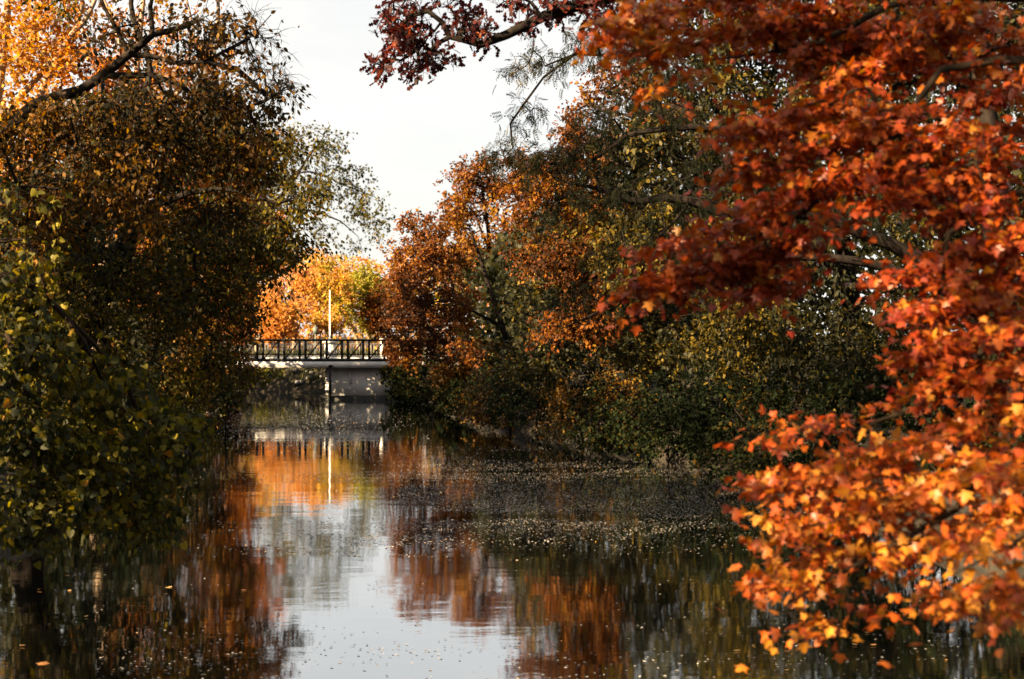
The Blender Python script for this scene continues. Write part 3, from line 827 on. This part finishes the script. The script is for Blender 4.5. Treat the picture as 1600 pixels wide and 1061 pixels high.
T('box_elder_tree', 'shadowed thick-trunked tree leaning out from the left bank behind hanging vines', 'tree', (-9.6, 28),
  [[(-9.3, 27.9, 2.2, .3, W), (150, 500, 27, .27), (185, 420, 26.6, .22), (205, 350, 26.4, .17), (192, 240, 26.4, .10), (235, 110, 26.8, .06), (205, 0, 27, .045), (240, -120, 27, .03)],
   [(-9.4, 27.9, 2, .2, W), (40, 470, 27, .16), (100, 380, 26, .13), (180, 335, 25.6, .10), (260, 312, 25.4, .075), (340, 300, 25.4, .04), (430, 320, 25.4, .015)],
   [(205, 350, 26.4, .08), (270, 380, 26, .05), (340, 400, 26, .025)],
   [(250, 315, 25.4, .05), (290, 350, 25.4, .03), (300, 420, 25.4, .012)]],
  [(200, 370, 26, 120, 60, 1.8, 80), (330, 370, 25.8, 100, 60, 1.8, 80), (430, 350, 25.6, 50, 50, 1.2, 34), (120, 450, 26, 110, 60, 1.8, 70), (270, 470, 25.8, 120, 60, 1.8, 80), (390, 450, 26, 60, 60, 1.4, 40), (220, 560, 26, 130, 55, 1.6, 80), (340, 560, 26.5, 60, 50, 1.3, 36), (130, 640, 26, 130, 50, 1.4, 60), (250, 640, 26, 60, 50, 1.2, 34), (470, 300, 25.5, 26, 34, .8, 14), (492, 285, 25.6, 18, 24, .7, 12, .7), (452, 225, 25.8, 20, 20, .7, 8, .6), (478, 385, 25.6, 16, 16, .6, 7, .6), (200, -140, 27, 130, 90, 2.4, 90), (60, -60, 28, 120, 80, 2.2, 40), (340, -160, 27, 90, 80, 2, 50), (340, 200, 27.5, 80, 60, 1.8, 60), (230, 250, 27.5, 100, 50, 1.8, 60), (400, 250, 27, 44, 50, 1.3, 30), (150, 180, 28, 70, 60, 1.6, 30)],
  OVAL, 0.092, 34, 0.42, 'vine', 'bark', 3, (0.40, 0.24), tip=0.005, droop=0.6, hang=0.3, up=0.5, rnd=0.9, gap=.47)
T('hickory_tree', 'bright orange sunlit tree at the top left corner behind the crooked bough', 'tree', (-14.6, 38),
  [[(-14.5, 38, 4, .24, W), (-14.2, 38, 7, .18, W), (-13.6, 38, 11, .12, W), (-13.2, 38, 16, .05, W)],
   [(-14.3, 38, 6, .12, W), (90, 90, 37.5, .09), (140, 20, 37.5, .06), (170, -60, 37.5, .03)],
   [(-13.9, 38, 9, .1, W), (120, 40, 38, .07), (118, -40, 38, .04)]],
  [(30, 80, 38, 80, 90, 2, 80), (120, 60, 38, 70, 70, 2, 50), (60, 190, 37.5, 100, 60, 2, 70), (170, 120, 38, 60, 70, 1.8, 40), (30, 300, 37, 80, 80, 2, 50), (160, 220, 37.5, 80, 50, 1.8, 50), (60, -80, 38, 120, 90, 2.4, 70), (200, -60, 38.5, 100, 70, 2, 50), (60, -230, 38.5, 120, 80, 2.4, 50), (80, 400, 37, 120, 80, 2, 60)],
  KITE, 0.14, 34, 0.55, 'amber', 'bark_pale', 3, (0.5, 0.24), tip=0.007)
T('cherry_tree', 'thin-leaved golden tree with pale upright stems behind the upper left bough', 'tree', (-12.6, 43),
  [[(-12.5, 43, 4, .2, W), (-12.0, 43, 8, .15, W), (-11.4, 43, 11, .1, W), (-11.0, 43, 15, .05, W)],
   [(-11.9, 43, 8.4, .1, W), (200, 120, 43, .08), (180, 40, 43, .06), (150, -30, 43, .03)],
   [(-11.8, 43, 9, .1, W), (330, 70, 43, .08), (345, 0, 43, .05), (350, -40, 43, .03)],
   [(-11.6, 43, 8, .08, W), (280, 150, 43, .06), (300, 60, 43, .04), (290, -20, 43, .02)]],
  [(250, 70, 43, 80, 70, 2, 36, .7), (330, 120, 43, 70, 70, 2, 44, .8), (220, 180, 43, 80, 60, 2, 50), (340, 220, 43, 70, 60, 2, 60), (400, 250, 43, 40, 50, 1.4, 30), (280, 300, 42.5, 100, 60, 2, 60), (390, 360, 42, 60, 60, 1.6, 50), (290, -60, 43, 80, 60, 2, 36, .7), (280, 400, 42, 120, 80, 2, 70)],
  KITE, 0.14, 32, 0.55, 'amber', 'bark_pale', 3, (0.34, 0.24), tip=0.008)
T('hawthorn_tree', 'dark green-brown tree on the left bank between the old tree and the bridge', 'tree', (-12.4, 48),
  [[(-12.2, 48, 2.6, .18, W), (-11.6, 47.8, 5, .14, W), (-10.8, 47.5, 8, .10, W), (-10.4, 47.3, 11, .04, W)],
   [(-11.9, 47.9, 4, .09, W), (330, 450, 46.5, .05), (390, 440, 46, .025)]],
  [(330, 380, 46.5, 80, 60, 2, 70), (385, 410, 46, 46, 56, 1.6, 50), (300, 470, 46, 80, 60, 1.8, 60), (365, 500, 45.5, 36, 40, 1.2, 34), (320, 560, 45, 70, 50, 1.5, 50), (440, 380, 46, 34, 34, 1.1, 22), (310, 290, 47, 80, 50, 2, 60), (330, 210, 47, 70, 50, 1.8, 50), (260, 170, 47, 60, 60, 1.8, 40), (390, 320, 46.5, 50, 40, 1.5, 40)],
  KITE, 0.13, 36, 0.45, 'olive', 'bark', 2, (0.44, 0.24), tip=0.006, droop=0.4)
T('poplar_tree', 'tall airy pale green tree overhanging the sky gap above the bridge', 'tree', (-37, 170),
  [[(-36, 170, 5, .5, W), (-32, 169, 13, .36, W), (-26.5, 168, 21, .22, W), (-22, 167, 27, .08, W)],
   [(-32, 169, 14, .22, W), (450, 330, 167, .16), (520, 340, 167, .10), (560, 370, 167, .04)],
   [(-29, 168.5, 17.5, .2, W), (470, 270, 167, .13), (540, 290, 167, .08), (590, 310, 167, .03)]],
  [(440, 220, 168, 40, 30, 4, 36), (500, 230, 167, 50, 32, 4.4, 44, .8), (530, 280, 167, 50, 30, 4, 44, .8), (570, 320, 167, 34, 34, 3.5, 34, .7), (460, 290, 168, 60, 40, 5, 64), (590, 350, 167, 18, 22, 2.4, 14, .6), (420, 350, 168, 50, 50, 5, 60), (500, 350, 167, 40, 24, 3.5, 22, .5), (550, 385, 167, 30, 14, 2.4, 10, .5)],
  KITE, 0.40, 23, 1.35, 'pale', 'bark', 3, (0.4, 0.24), tip=0.02, droop=0.4, seg=1.4, step=.8)
T('honey_maple_tree', 'honey-gold tree on the left bank just short of the bridge', 'tree', (-14.2, 63),
  [[(-14.0, 63, 3, .18, W), (-13.2, 62.8, 5.5, .12, W), (-12.4, 62.5, 8.5, .05, W)], [(-13.4, 62.8, 5, .08, W), (420, 430, 62, .04), (450, 440, 62, .02)]],
  [(400, 360, 62.5, 44, 40, 1.6, 56), (405, 410, 62, 36, 30, 1.5, 44), (365, 440, 62, 40, 44, 1.6, 50), (375, 500, 61.5, 28, 34, 1.3, 32), (350, 380, 63, 50, 50, 1.8, 50)],
  KITE, 0.14, 36, 0.45, 'amber', 'bark', 2, (0.3, 0.24), tip=0.007, droop=0.4)
T('dogwood_tree', 'low reddish-brown tree at the left end of the bridge', 'tree', (-16.2, 73),
  [[(-16, 73, 2.4, .14, W), (-15.4, 72.9, 4.4, .1, W), (-14.6, 72.8, 8.5, .05, W)]],
  [(370, 350, 73, 50, 50, 1.8, 120), (330, 430, 73, 50, 44, 1.8, 100), (365, 450, 72.5, 40, 44, 1.5, 90), (342, 500, 73.5, 50, 40, 1.6, 90), (350, 520, 72, 44, 40, 1.5, 90), (372, 530, 71.5, 24, 30, 1.1, 30), (380, 585, 67.5, 26, 26, 1.1, 24), (330, 600, 66, 40, 30, 1.2, 30)],
  KITE, 0.15, 34, 0.45, 'russet', 'bark', 2, (0.36, 0.22), tip=0.007)

T('hornbeam_tree', 'brown-leaved tree on the left bank filling behind the thick leaning trunk', 'tree', (-11.4, 34),
  [[(-11.3, 34, 2.6, .2, W), (-10.8, 34, 5, .15, W), (-10.2, 34, 8.6, .06, W)]],
  [(150, 200, 34, 80, 50, 2, 70), (110, 290, 34, 90, 60, 2, 80), (220, 270, 34, 70, 60, 1.8, 70), (160, 390, 34, 110, 60, 2, 90), (250, 380, 33.5, 60, 60, 1.6, 50), (60, 380, 34, 80, 80, 2, 60)],
  KITE, 0.125, 34, 0.45, 'olive', 'bark', 2, (0.5, 0.24), tip=0.006, droop=0.4)
T('crabapple_tree', 'russet-brown tree on the left bank halfway to the bridge', 'tree', (-13.8, 55),
  [[(-13.6, 55, 3, .2, W), (-13, 54.6, 6, .15, W), (-12.2, 54.3, 11, .05, W)]],
  [(300, 230, 54, 60, 50, 2, 80), (350, 280, 54, 54, 50, 2, 80), (290, 320, 54, 60, 50, 2, 70), (360, 360, 54, 50, 50, 1.8, 60), (330, 430, 54, 60, 50, 1.8, 60)],
  KITE, 0.14, 36, 0.45, 'russet', 'bark', 2, (0.36, 0.24), tip=0.006, droop=0.4)

# --- beyond the bridge
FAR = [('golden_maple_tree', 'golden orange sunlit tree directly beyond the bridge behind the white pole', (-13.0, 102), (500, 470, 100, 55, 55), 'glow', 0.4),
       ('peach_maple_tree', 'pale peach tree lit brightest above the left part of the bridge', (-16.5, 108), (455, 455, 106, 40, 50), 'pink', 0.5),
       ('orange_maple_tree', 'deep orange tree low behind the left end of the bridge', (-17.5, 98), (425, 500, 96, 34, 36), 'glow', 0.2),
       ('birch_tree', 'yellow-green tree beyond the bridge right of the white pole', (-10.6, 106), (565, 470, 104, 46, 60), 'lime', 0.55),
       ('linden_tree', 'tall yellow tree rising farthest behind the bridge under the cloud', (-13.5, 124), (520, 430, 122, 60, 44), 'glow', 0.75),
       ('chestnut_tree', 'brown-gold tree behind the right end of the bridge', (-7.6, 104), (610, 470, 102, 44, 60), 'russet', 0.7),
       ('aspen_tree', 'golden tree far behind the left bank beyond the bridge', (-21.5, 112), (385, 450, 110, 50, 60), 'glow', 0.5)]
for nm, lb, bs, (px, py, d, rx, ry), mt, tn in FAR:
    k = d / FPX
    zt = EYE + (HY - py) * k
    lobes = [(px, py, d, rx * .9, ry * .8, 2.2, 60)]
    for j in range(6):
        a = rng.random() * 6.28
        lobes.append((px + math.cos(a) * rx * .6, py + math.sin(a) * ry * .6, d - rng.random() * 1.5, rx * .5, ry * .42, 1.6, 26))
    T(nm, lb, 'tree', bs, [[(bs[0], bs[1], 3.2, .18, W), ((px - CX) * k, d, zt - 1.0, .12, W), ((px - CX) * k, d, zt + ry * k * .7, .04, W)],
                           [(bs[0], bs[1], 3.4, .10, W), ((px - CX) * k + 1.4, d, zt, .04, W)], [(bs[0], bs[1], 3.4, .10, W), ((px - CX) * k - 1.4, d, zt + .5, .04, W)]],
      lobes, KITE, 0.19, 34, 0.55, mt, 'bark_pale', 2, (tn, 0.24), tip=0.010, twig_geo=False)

# --- unseen trees added round the viewer to shade the near reach of the river
for bs, h, r, dn, lb in (((-10.5, 0.2), 18, 4.6, 1.4, 'tall maple beside the viewer on the left bank'), ((-4.0, -16), 19, 6.0, 1.0, 'tall maple standing directly behind the viewer'),
                         ((9, -8), 17, 5.5, 1.0, 'tall maple behind the viewer on the right bank'), ((-13.4, 12.4), 18, 4.0, .5, 'tall maple on the left bank outside the view'),
                         ((12.5, 9), 17, 5.0, 1.0, 'tall maple on the right bank outside the view'), ((-14.5, 19.5), 13, 3.6, .9, 'dense maple on the left bank just outside the view'),
                         ((-12.4, 8.2), 9.5, 2.4, .3, 'young maple on the left bank beside the vine, outside the view')):
    x, y = bs
    qn = dn
    lobes = [(x, y, h * .66, r, r, h * .30, int(95 * qn), W)] + [(x + math.cos(a) * r * .7, y + math.sin(a) * r * .7, h * (.45 + .3 * rng.random()), r * .5, r * .5, h * .14, int(22 * qn), W) for a in np.arange(6) * 1.05]
    lobes += [(x + math.cos(a) * r * .6, y + math.sin(a) * r * .6, h * (.28 + .1 * rng.random()), r * .4, r * .4, h * .08, int(10 * qn), W) for a in np.arange(5) * 1.26 + .4]
    T('shade_maple_tree', lb, 'tree', bs, [[(x, y, h * .3, .3, W), (x + .3, y, h * .6, .2, W), (x, y + .2, h * .92, .06, W)]], lobes, KITE, 0.24, 26, 0.8, 'mixed', 'bark', 2, (.5, .24), tip=.01, seg=.8, gap=.5,
      group='tall trees round the viewer', twig_geo=False)

# ------------------------------------------------------------------ vine curtain over the near left bank
T('wild_vine', 'broad-leaved green and yellow vine curtain drooping to the water at the left edge', 'vine', (-8.2, 15.2),
  [[(-8.0, 15.2, 2.4, .09, W), (-7.0, 15.3, 4.2, .07, W), (20, 420, 15.5, .05), (90, 500, 15.6, .03), (150, 600, 15.8, .015)],
   [(-7.2, 15.3, 4.0, .05, W), (10, 520, 15.2, .035), (40, 640, 15, .02), (60, 760, 14.8, .01)],
   [(90, 500, 15.6, .02), (180, 560, 16, .015), (230, 660, 16.2, .01), (240, 760, 16.2, .006)],
   [(-7.0, 15.3, 4.2, .04, W), (30, 380, 15.6, .02), (70, 450, 15.6, .012)]],
  [(30, 430, 15.5, 50, 50, .6, 22, .8), (60, 540, 15.4, 70, 60, .7, 46), (150, 600, 15.8, 80, 60, .7, 40, .8), (40, 660, 15.1, 60, 60, .7, 50), (130, 700, 15.5, 80, 50, .7, 50), (210, 640, 16, 60, 60, .7, 26, .8), (60, 760, 14.9, 70, 50, .6, 46), (60, 820, 14.8, 44, 24, .4, 18),
   (220, 720, 16, 60, 50, .6, 28, .8), (240, 790, 16.2, 44, 30, .5, 20), (160, 770, 15.6, 50, 30, .5, 16), (10, 560, 15, 40, 90, .6, 24), (280, 680, 16.4, 30, 60, .6, 18, .8), (50, 470, 15.6, 40, 24, .4, 12), (30, 330, 15.8, 40, 50, .5, 10, .6), (60, 390, 15.8, 34, 30, .4, 9, .7), (255, 820, 16.2, 26, 20, .3, 8, .7), (205, 800, 16, 20, 26, .3, 7, .7), (110, 800, 15.2, 30, 24, .3, 8, .7)],
  VINE, 0.085, 16, 0.26, 'wild', 'twig', 3, (0.60, 0.24), tip=0.003, seg=0.25, up=0.25, rnd=0.8, droop=0.9, hang=0.7, nleaf_parts=300, gap=0.28, crown_name='foliage')

# ------------------------------------------------------------------ shrubs along the water
RS = [(5.9, 32, 2.6, 1.8, 'shrub', 'low dark shrub at the waterline under the big red maple bough'),
      (5.5, 37, 3.2, 2.2, 'shrub', 'broad dark shrub dipping into the river where the right bank bends'),
      (3.7, 41.5, 2.8, 2.0, 'shrub', 'rounded dark green shrub on the right bank left of the bend'),
      (2.2, 45.5, 2.9, 1.9, 'olive', 'brown-tinged shrub hanging over the right waterline at mid-river'),
      (0.9, 49, 2.7, 1.7, 'shrub', 'green-black shrub halfway along the right bank'),
      (-0.1, 53, 2.8, 1.7, 'olive', 'tawny shrub below the tall orange tree on the right bank'),
      (-0.6, 57, 2.7, 1.6, 'shrub', 'dark shrub below the rust-orange tree on the right bank'),
      (-1.8, 62, 2.6, 1.6, 'shrub', 'grey-green shrub on the right bank short of the bridge'),
      (-2.9, 67, 2.4, 1.5, 'olive', 'small golden-brown shrub on the right bank near the bridge'),
      (-4.0, 72.5, 2.5, 1.5, 'shrub', 'bushy dark shrub hiding the foot of the bridge abutment'),
      (-4.6, 76.2, 2.6, 1.3, 'shrub', 'dark shrub pressed against the right end of the bridge'),
      (4.3, 38.9, 2.4, 1.5, 'shrub', 'squat dark green shrub tucked into the right bank bend'),
      (-5.7, 76.0, 2.5, 1.3, 'shrub', 'dark green shrub covering the right side of the pale abutment'),
      (8.2, 27.0, 4.2, 2.2, 'shrub', 'tall dark shrub on the right bank behind the lowest maple boughs'),
      (10.2, 23.5, 4.4, 2.2, 'shrub', 'dark shrub at the right edge behind the maple boughs'),
      (-11.2, 46, 2.4, 1.7, 'vine', 'green shrub on the left bank beside the bleached driftwood'),
      (-12.2, 53, 2.8, 1.8, 'vine', 'yellow-flecked shrub on the left bank at mid-river'),
      (-13.6, 61, 2.6, 1.7, 'shrub', 'dark green shrub on the left bank short of the bridge'),
      (-14.4, 68, 2.2, 1.2, 'rust_shrub', 'small red-leaved shrub at the left waterline before the bridge'),
      (-10.2, 38, 3.0, 2.0, 'shrub', 'tall dark shrub on the left bank behind the hanging vines'),
      (-9.6, 31, 3.2, 2.0, 'shrub', 'large shadowed shrub on the left bank nearest the vine curtain'),
      (-15.6, 90.6, 1.9, 1.7, 'lime', 'yellow-green bush seen under the bridge on the far bank'),
      (-12.4, 90.8, 1.8, 1.5, 'vine', 'green bush under the bridge beside the abutment')]
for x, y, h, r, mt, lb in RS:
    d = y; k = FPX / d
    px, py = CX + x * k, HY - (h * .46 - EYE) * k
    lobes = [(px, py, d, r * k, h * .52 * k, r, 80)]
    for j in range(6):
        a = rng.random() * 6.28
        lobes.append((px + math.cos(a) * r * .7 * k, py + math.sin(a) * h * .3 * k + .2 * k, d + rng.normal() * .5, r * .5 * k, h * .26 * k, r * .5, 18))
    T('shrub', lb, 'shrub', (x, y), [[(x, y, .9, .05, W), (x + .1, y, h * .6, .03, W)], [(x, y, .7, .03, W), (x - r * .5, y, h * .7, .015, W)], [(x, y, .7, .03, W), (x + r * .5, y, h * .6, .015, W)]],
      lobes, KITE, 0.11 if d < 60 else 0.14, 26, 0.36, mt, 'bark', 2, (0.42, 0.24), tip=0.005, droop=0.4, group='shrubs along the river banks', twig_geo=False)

# woods behind both banks, too deep to tell the trees apart
for nm, lb, cxs in (('woodland', 'shadowed woods behind the right bank', 1), ('woodland', 'shadowed woods behind the left bank', -1)):
    n = 112000 if cxs > 0 else 90000
    y = 17 + 113 * rng.random(n) ** 1.35
    off = 18 * rng.random(n) ** 1.2
    x = np.where(cxs > 0, np.where(y < 84, np.interp(y, YR, XR), -2.0) + 1.8 + off, np.interp(np.minimum(y, 84), YL, XL) - 1.2 - off)
    top = 7.0 + 4.0 * noise3(np.stack([x, y, x * 0], 1), 0.15)
    top = top + (2.5 * np.exp(-((y - 71) / 5) ** 2) if cxs < 0 else 2.5 * (y < 70) + 5.0 * (off > 5) * (y < 60))
    top = np.minimum(top, 6.0 + off * 1.2)
    z = rng.random(n) ** 0.8 * top + 0.5
    pos = np.stack([x, y, z], 1)
    pos = pos[noise3(pos, 0.5) > 0.25]
    n = len(pos)
    fr = leaf_frames(n, rng.normal(size=(n, 3)), 0.5, 1.0, 0.3)
    o = link(nm, leaves_mesh(nm, KITE, pos, fr, (0.11 + 0.0036 * pos[:, 1]) * (0.6 + 0.7 * rng.random(n)), np.clip(0.3 + rng.normal(size=n) * .2, 0, 1), M['mixed']))
    tag(o, lb, 'woodland', kind='stuff')

n = 26000
x = rng.uniform(-40, 12, n); y = rng.uniform(128, 142, n)
top = 8.0 + 4.5 * noise3(np.stack([x, y * 0, x * 0], 1), 0.22) + 1.5 * noise3(np.stack([x, y * 0, x * 0 + 9], 1), 0.8)
pos = np.stack([x, y, 1.5 + rng.random(n) ** .8 * top], 1)
fr = leaf_frames(n, rng.normal(size=(n, 3)), 0.5, 1.0, 0.3)
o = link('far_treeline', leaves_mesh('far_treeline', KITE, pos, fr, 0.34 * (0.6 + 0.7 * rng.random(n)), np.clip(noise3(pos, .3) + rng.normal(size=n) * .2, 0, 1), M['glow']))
tag(o, 'far-off golden treeline beyond the bridge', 'woodland', kind='stuff')

# ------------------------------------------------------------------ small things: rocks, driftwood, grass, floating leaves
def rock_mesh(seed):
    r = np.random.default_rng(seed)
    V, L = [], []
    nu, nv = 8, 5
    for j in range(nv + 1):
        for i in range(nu):
            th, ph = 2 * math.pi * i / nu, math.pi * j / nv
            q = A([math.cos(th) * math.sin(ph), math.sin(th) * math.sin(ph), math.cos(ph) * .7])
            V.append(q * (0.75 + 0.45 * noise3(q[None] + seed * 7, 1.7)[0]))
    for j in range(nv):
        for i in range(nu):
            L.append((j * nu + i, (j + 1) * nu + i, (j + 1) * nu + (i + 1) % nu, j * nu + (i + 1) % nu))
    return np_mesh('rock', A(V), A(L).ravel(), np.full(len(L), 4), M['stone'])


rocks = [rock_mesh(s) for s in (1, 2, 3)]
for i in range(34):
    t_ = rng.random()
    x = -13.8 + 3.6 * rng.random(); y = 88.0 + rng.random() * 2.6 + (x + 13) * -0.15
    o = link('rock', rocks[i % 3], None, (x, y, float(ground_z(x, y)) + 0.10))
    s = 0.10 + 0.13 * rng.random(); o.scale = (s * 1.2, s, s * .9); o.rotation_euler = (rng.random() * .6, rng.random() * .6, rng.random() * 6)
    tag(o, 'grey riprap stone heaped on the bank under the bridge', 'rock', 'riprap stones under the bridge')

for nm, pts, lb in (('driftwood', [(262, 668, 48.0), (290, 655, 47.2), (318, 652, 46.6), (336, 656, 46.2)], 'bleached driftwood branch lying at the left waterline'),
                    ('dead_branch', [(352, 648, 50), (362, 628, 50), (392, 618, 50), (424, 640, 50)], 'thin bare branch arching into the water off the left bank')):
    q = A([P(*p) for p in pts]); q[:, 2] = np.maximum(q[:, 2], 0.05); b = A([q[0][0], q[0][1], q[0][2]])
    rr = [.11, .09, .07, .02] if nm == 'driftwood' else [.03, .026, .02, .008]
    sk = Skeleton(); sk.limb(np.column_stack([q, rr]), step=.15, wob=.05)
    for j in range(5):
        s = sk.p[len(sk.p) * (j + 2) // 9]
        e = s + A([rng.normal() * .4 + .2, rng.normal() * .3, rng.random() * .45 - .05])
        sk.limb(A([[*s, rr[1] * .6], [*((s + e) / 2 + A([0, 0, .06])), rr[1] * .4], [*e, rr[1] * .12]]), step=.12)
    o = link(nm, sk.mesh(nm, M['dead'] if nm == 'driftwood' else M['twig'], origin=b), None, tuple(b))
    tag(o, lb, 'branch')
# a thin stake standing in the shallows
o = link('stake', tube_mesh('stake', [(0, 0, -.4), (.01, 0, .5), (.03, 0, 1.0)], [.03, .028, .022], M['twig'], 6), None, (P(352, 690, 47)[0], 47, 0))
tag(o, 'thin grey stake standing in the shallows off the left bank', 'stake')

# grass on the banks near the bridge
n = 16000
y = np.concatenate([rng.uniform(84, 100, n // 2), rng.uniform(30, 80, n // 2)])
x = np.where(np.arange(n) < n // 2, rng.uniform(-22, -6, n), np.interp(y, YL, XL) - rng.random(n) * 2)
z = ground_z(x, y)
ok = z > 0.15
pos = np.stack([x, y, z], 1)[ok]
n = len(pos)
t = norm(A([0, 0, 1]) + rng.normal(size=(n, 3)) * .35)
nn = rng.normal(size=(n, 3)); nn = norm(nn - (nn * t).sum(1, keepdims=True) * t)
bl = (A([(-.05, 0, 0), (.05, 0, 0), (.03, .6, .05), (0, 1, .25)], float), [(0, 1, 2), (0, 2, 3)])
o = link('grass', leaves_mesh('grass', bl, pos, (np.cross(t, nn), t, nn), .3 + .4 * rng.random(n), np.clip(.5 + rng.normal(size=n) * .3, 0, 1), M['grass']))
tag(o, 'rank grass along the river banks', 'grass', kind='stuff')

# drifting leaf litter: streaky rafts on the water
FL = (A([(-.5, 0, 0), (-.1, -.32, .03), (.45, -.2, 0), (.5, .2, .05), (0, .4, 0)], float), [(0, 1, 2), (0, 2, 3), (0, 3, 4)])


def litter(n, y0, y1, dens, size):
    y = 1 / rng.uniform(1 / y1, 1 / y0, n)
    px = rng.uniform(150, 1500, n)
    x = (px - CX) / FPX * y
    ok = (x > shore_l(y) + .3) & (x < shore_r(y) - .2)
    x, y, px = x[ok], y[ok], px[ok]
    q = np.stack([x * .35, y * 1.3, x * 0], 1)
    f = noise3(q, .5) * .6 + noise3(q, 1.6) * .4
    py = HY + EYE / y * FPX
    k = rng.random(len(x)) < dens(px, py, f)
    return np.stack([x[k], y[k]], 1), size * (.5 + rng.random(k.sum()))


def g2(v, c, s): return np.exp(-((v - c) / s) ** 2)


def d1(px, py, f):   # the big raft right of the middle, thinner streaks elsewhere
    raft = g2(px, 930, 260) * g2(py, 765, 48) + .8 * g2(px, 700, 220) * g2(py, 745, 30)
    return np.clip(raft * 2.1 * np.clip((f - .30) * 5, .12, 1), 0, 1)


def d2(px, py, f):
    streak = g2(px, 520, 150) * (g2(py, 842, 7) + .9 * g2(py, 872, 9) + .45 * g2(py, 858, 16)) + .5 * g2(py, 800, 40) * g2(px, 650, 300)
    return np.clip(streak * np.clip((f - .42) * 7, 0, 1), 0, 1)


def d3(px, py, f):
    return np.clip((f - .52) * 1.8, 0, 1) * .5 + .03


def d4(px, py, f):   # far ruffled skin of leaves below the bridge
    return np.clip(g2(px, 470, 120) * g2(py, 665, 24), 0, 1) * .9


parts = [litter(170000, 19, 45, d1, .030), litter(40000, 19, 36, d2, .038), litter(12000, 14.3, 24, d3, .03), litter(70000, 40, 78, d4, .06)]
xy = np.concatenate([p[0] for p in parts]); sz = np.concatenate([p[1] for p in parts])
n = len(xy)
pos = np.column_stack([xy, np.full(n, .006) + rng.random(n) * .006])
a = rng.random(n) * 6.28
tt = np.stack([np.cos(a), np.sin(a), rng.normal(size=n) * .12], 1); tt = norm(tt)
nn = norm(A([0, 0, 1]) + rng.normal(size=(n, 3)) * .12); nn = norm(nn - (nn * tt).sum(1, keepdims=True) * tt)
o = link('floating_litter', leaves_mesh('floating_litter', FL, pos, (np.cross(tt, nn), tt, nn), sz, rng.random(n) ** 1.3, M['litter']))
tag(o, 'rafts of small dead leaves drifting on the river', 'leaves', kind='stuff')

lm = np_mesh('floating_leaf', OVAL[0], A(OVAL[1]).ravel(), np.full(len(OVAL[1]), 3), M['fallen'])
lm2 = np_mesh('floating_leaf', MAPLE[0], A(MAPLE[1]).ravel(), np.full(len(MAPLE[1]), 3), M['fallen'])
for i, (px, py) in enumerate([(65, 1037), (268, 918), (57, 923), (108, 923), (100, 900), (133, 966), (77, 978), (30, 1010), (255, 930), (376, 924), (40, 905), (1180, 1010), (1158, 1018), (1232, 1048), (1340, 1010), (1360, 1010), (1225, 1020), (1350, 990)]):
    d = EYE * FPX / (py - HY)
    q = P(px, py, d)
    o = link('floating_leaf', lm2 if i in (0, 1) else lm, None, (q[0], q[1], .016))
    s = .15 if i == 0 else .07 + .03 * rng.random()
    o.scale = (s, s, s * .5); o.rotation_euler = (rng.normal() * .1, rng.normal() * .1, rng.random() * 6)
    o['leaf_tint'] = float(rng.random())
    tag(o, 'largest pale fallen leaf floating in the lower left corner' if i == 0 else ('single vivid orange leaf floating on the dark water at lower left' if i == 1 else 'small fallen leaf floating singly on the dark near water'), 'leaf',
        'fallen leaves floating near the viewer')
print('LEAF TRIS', TOT)
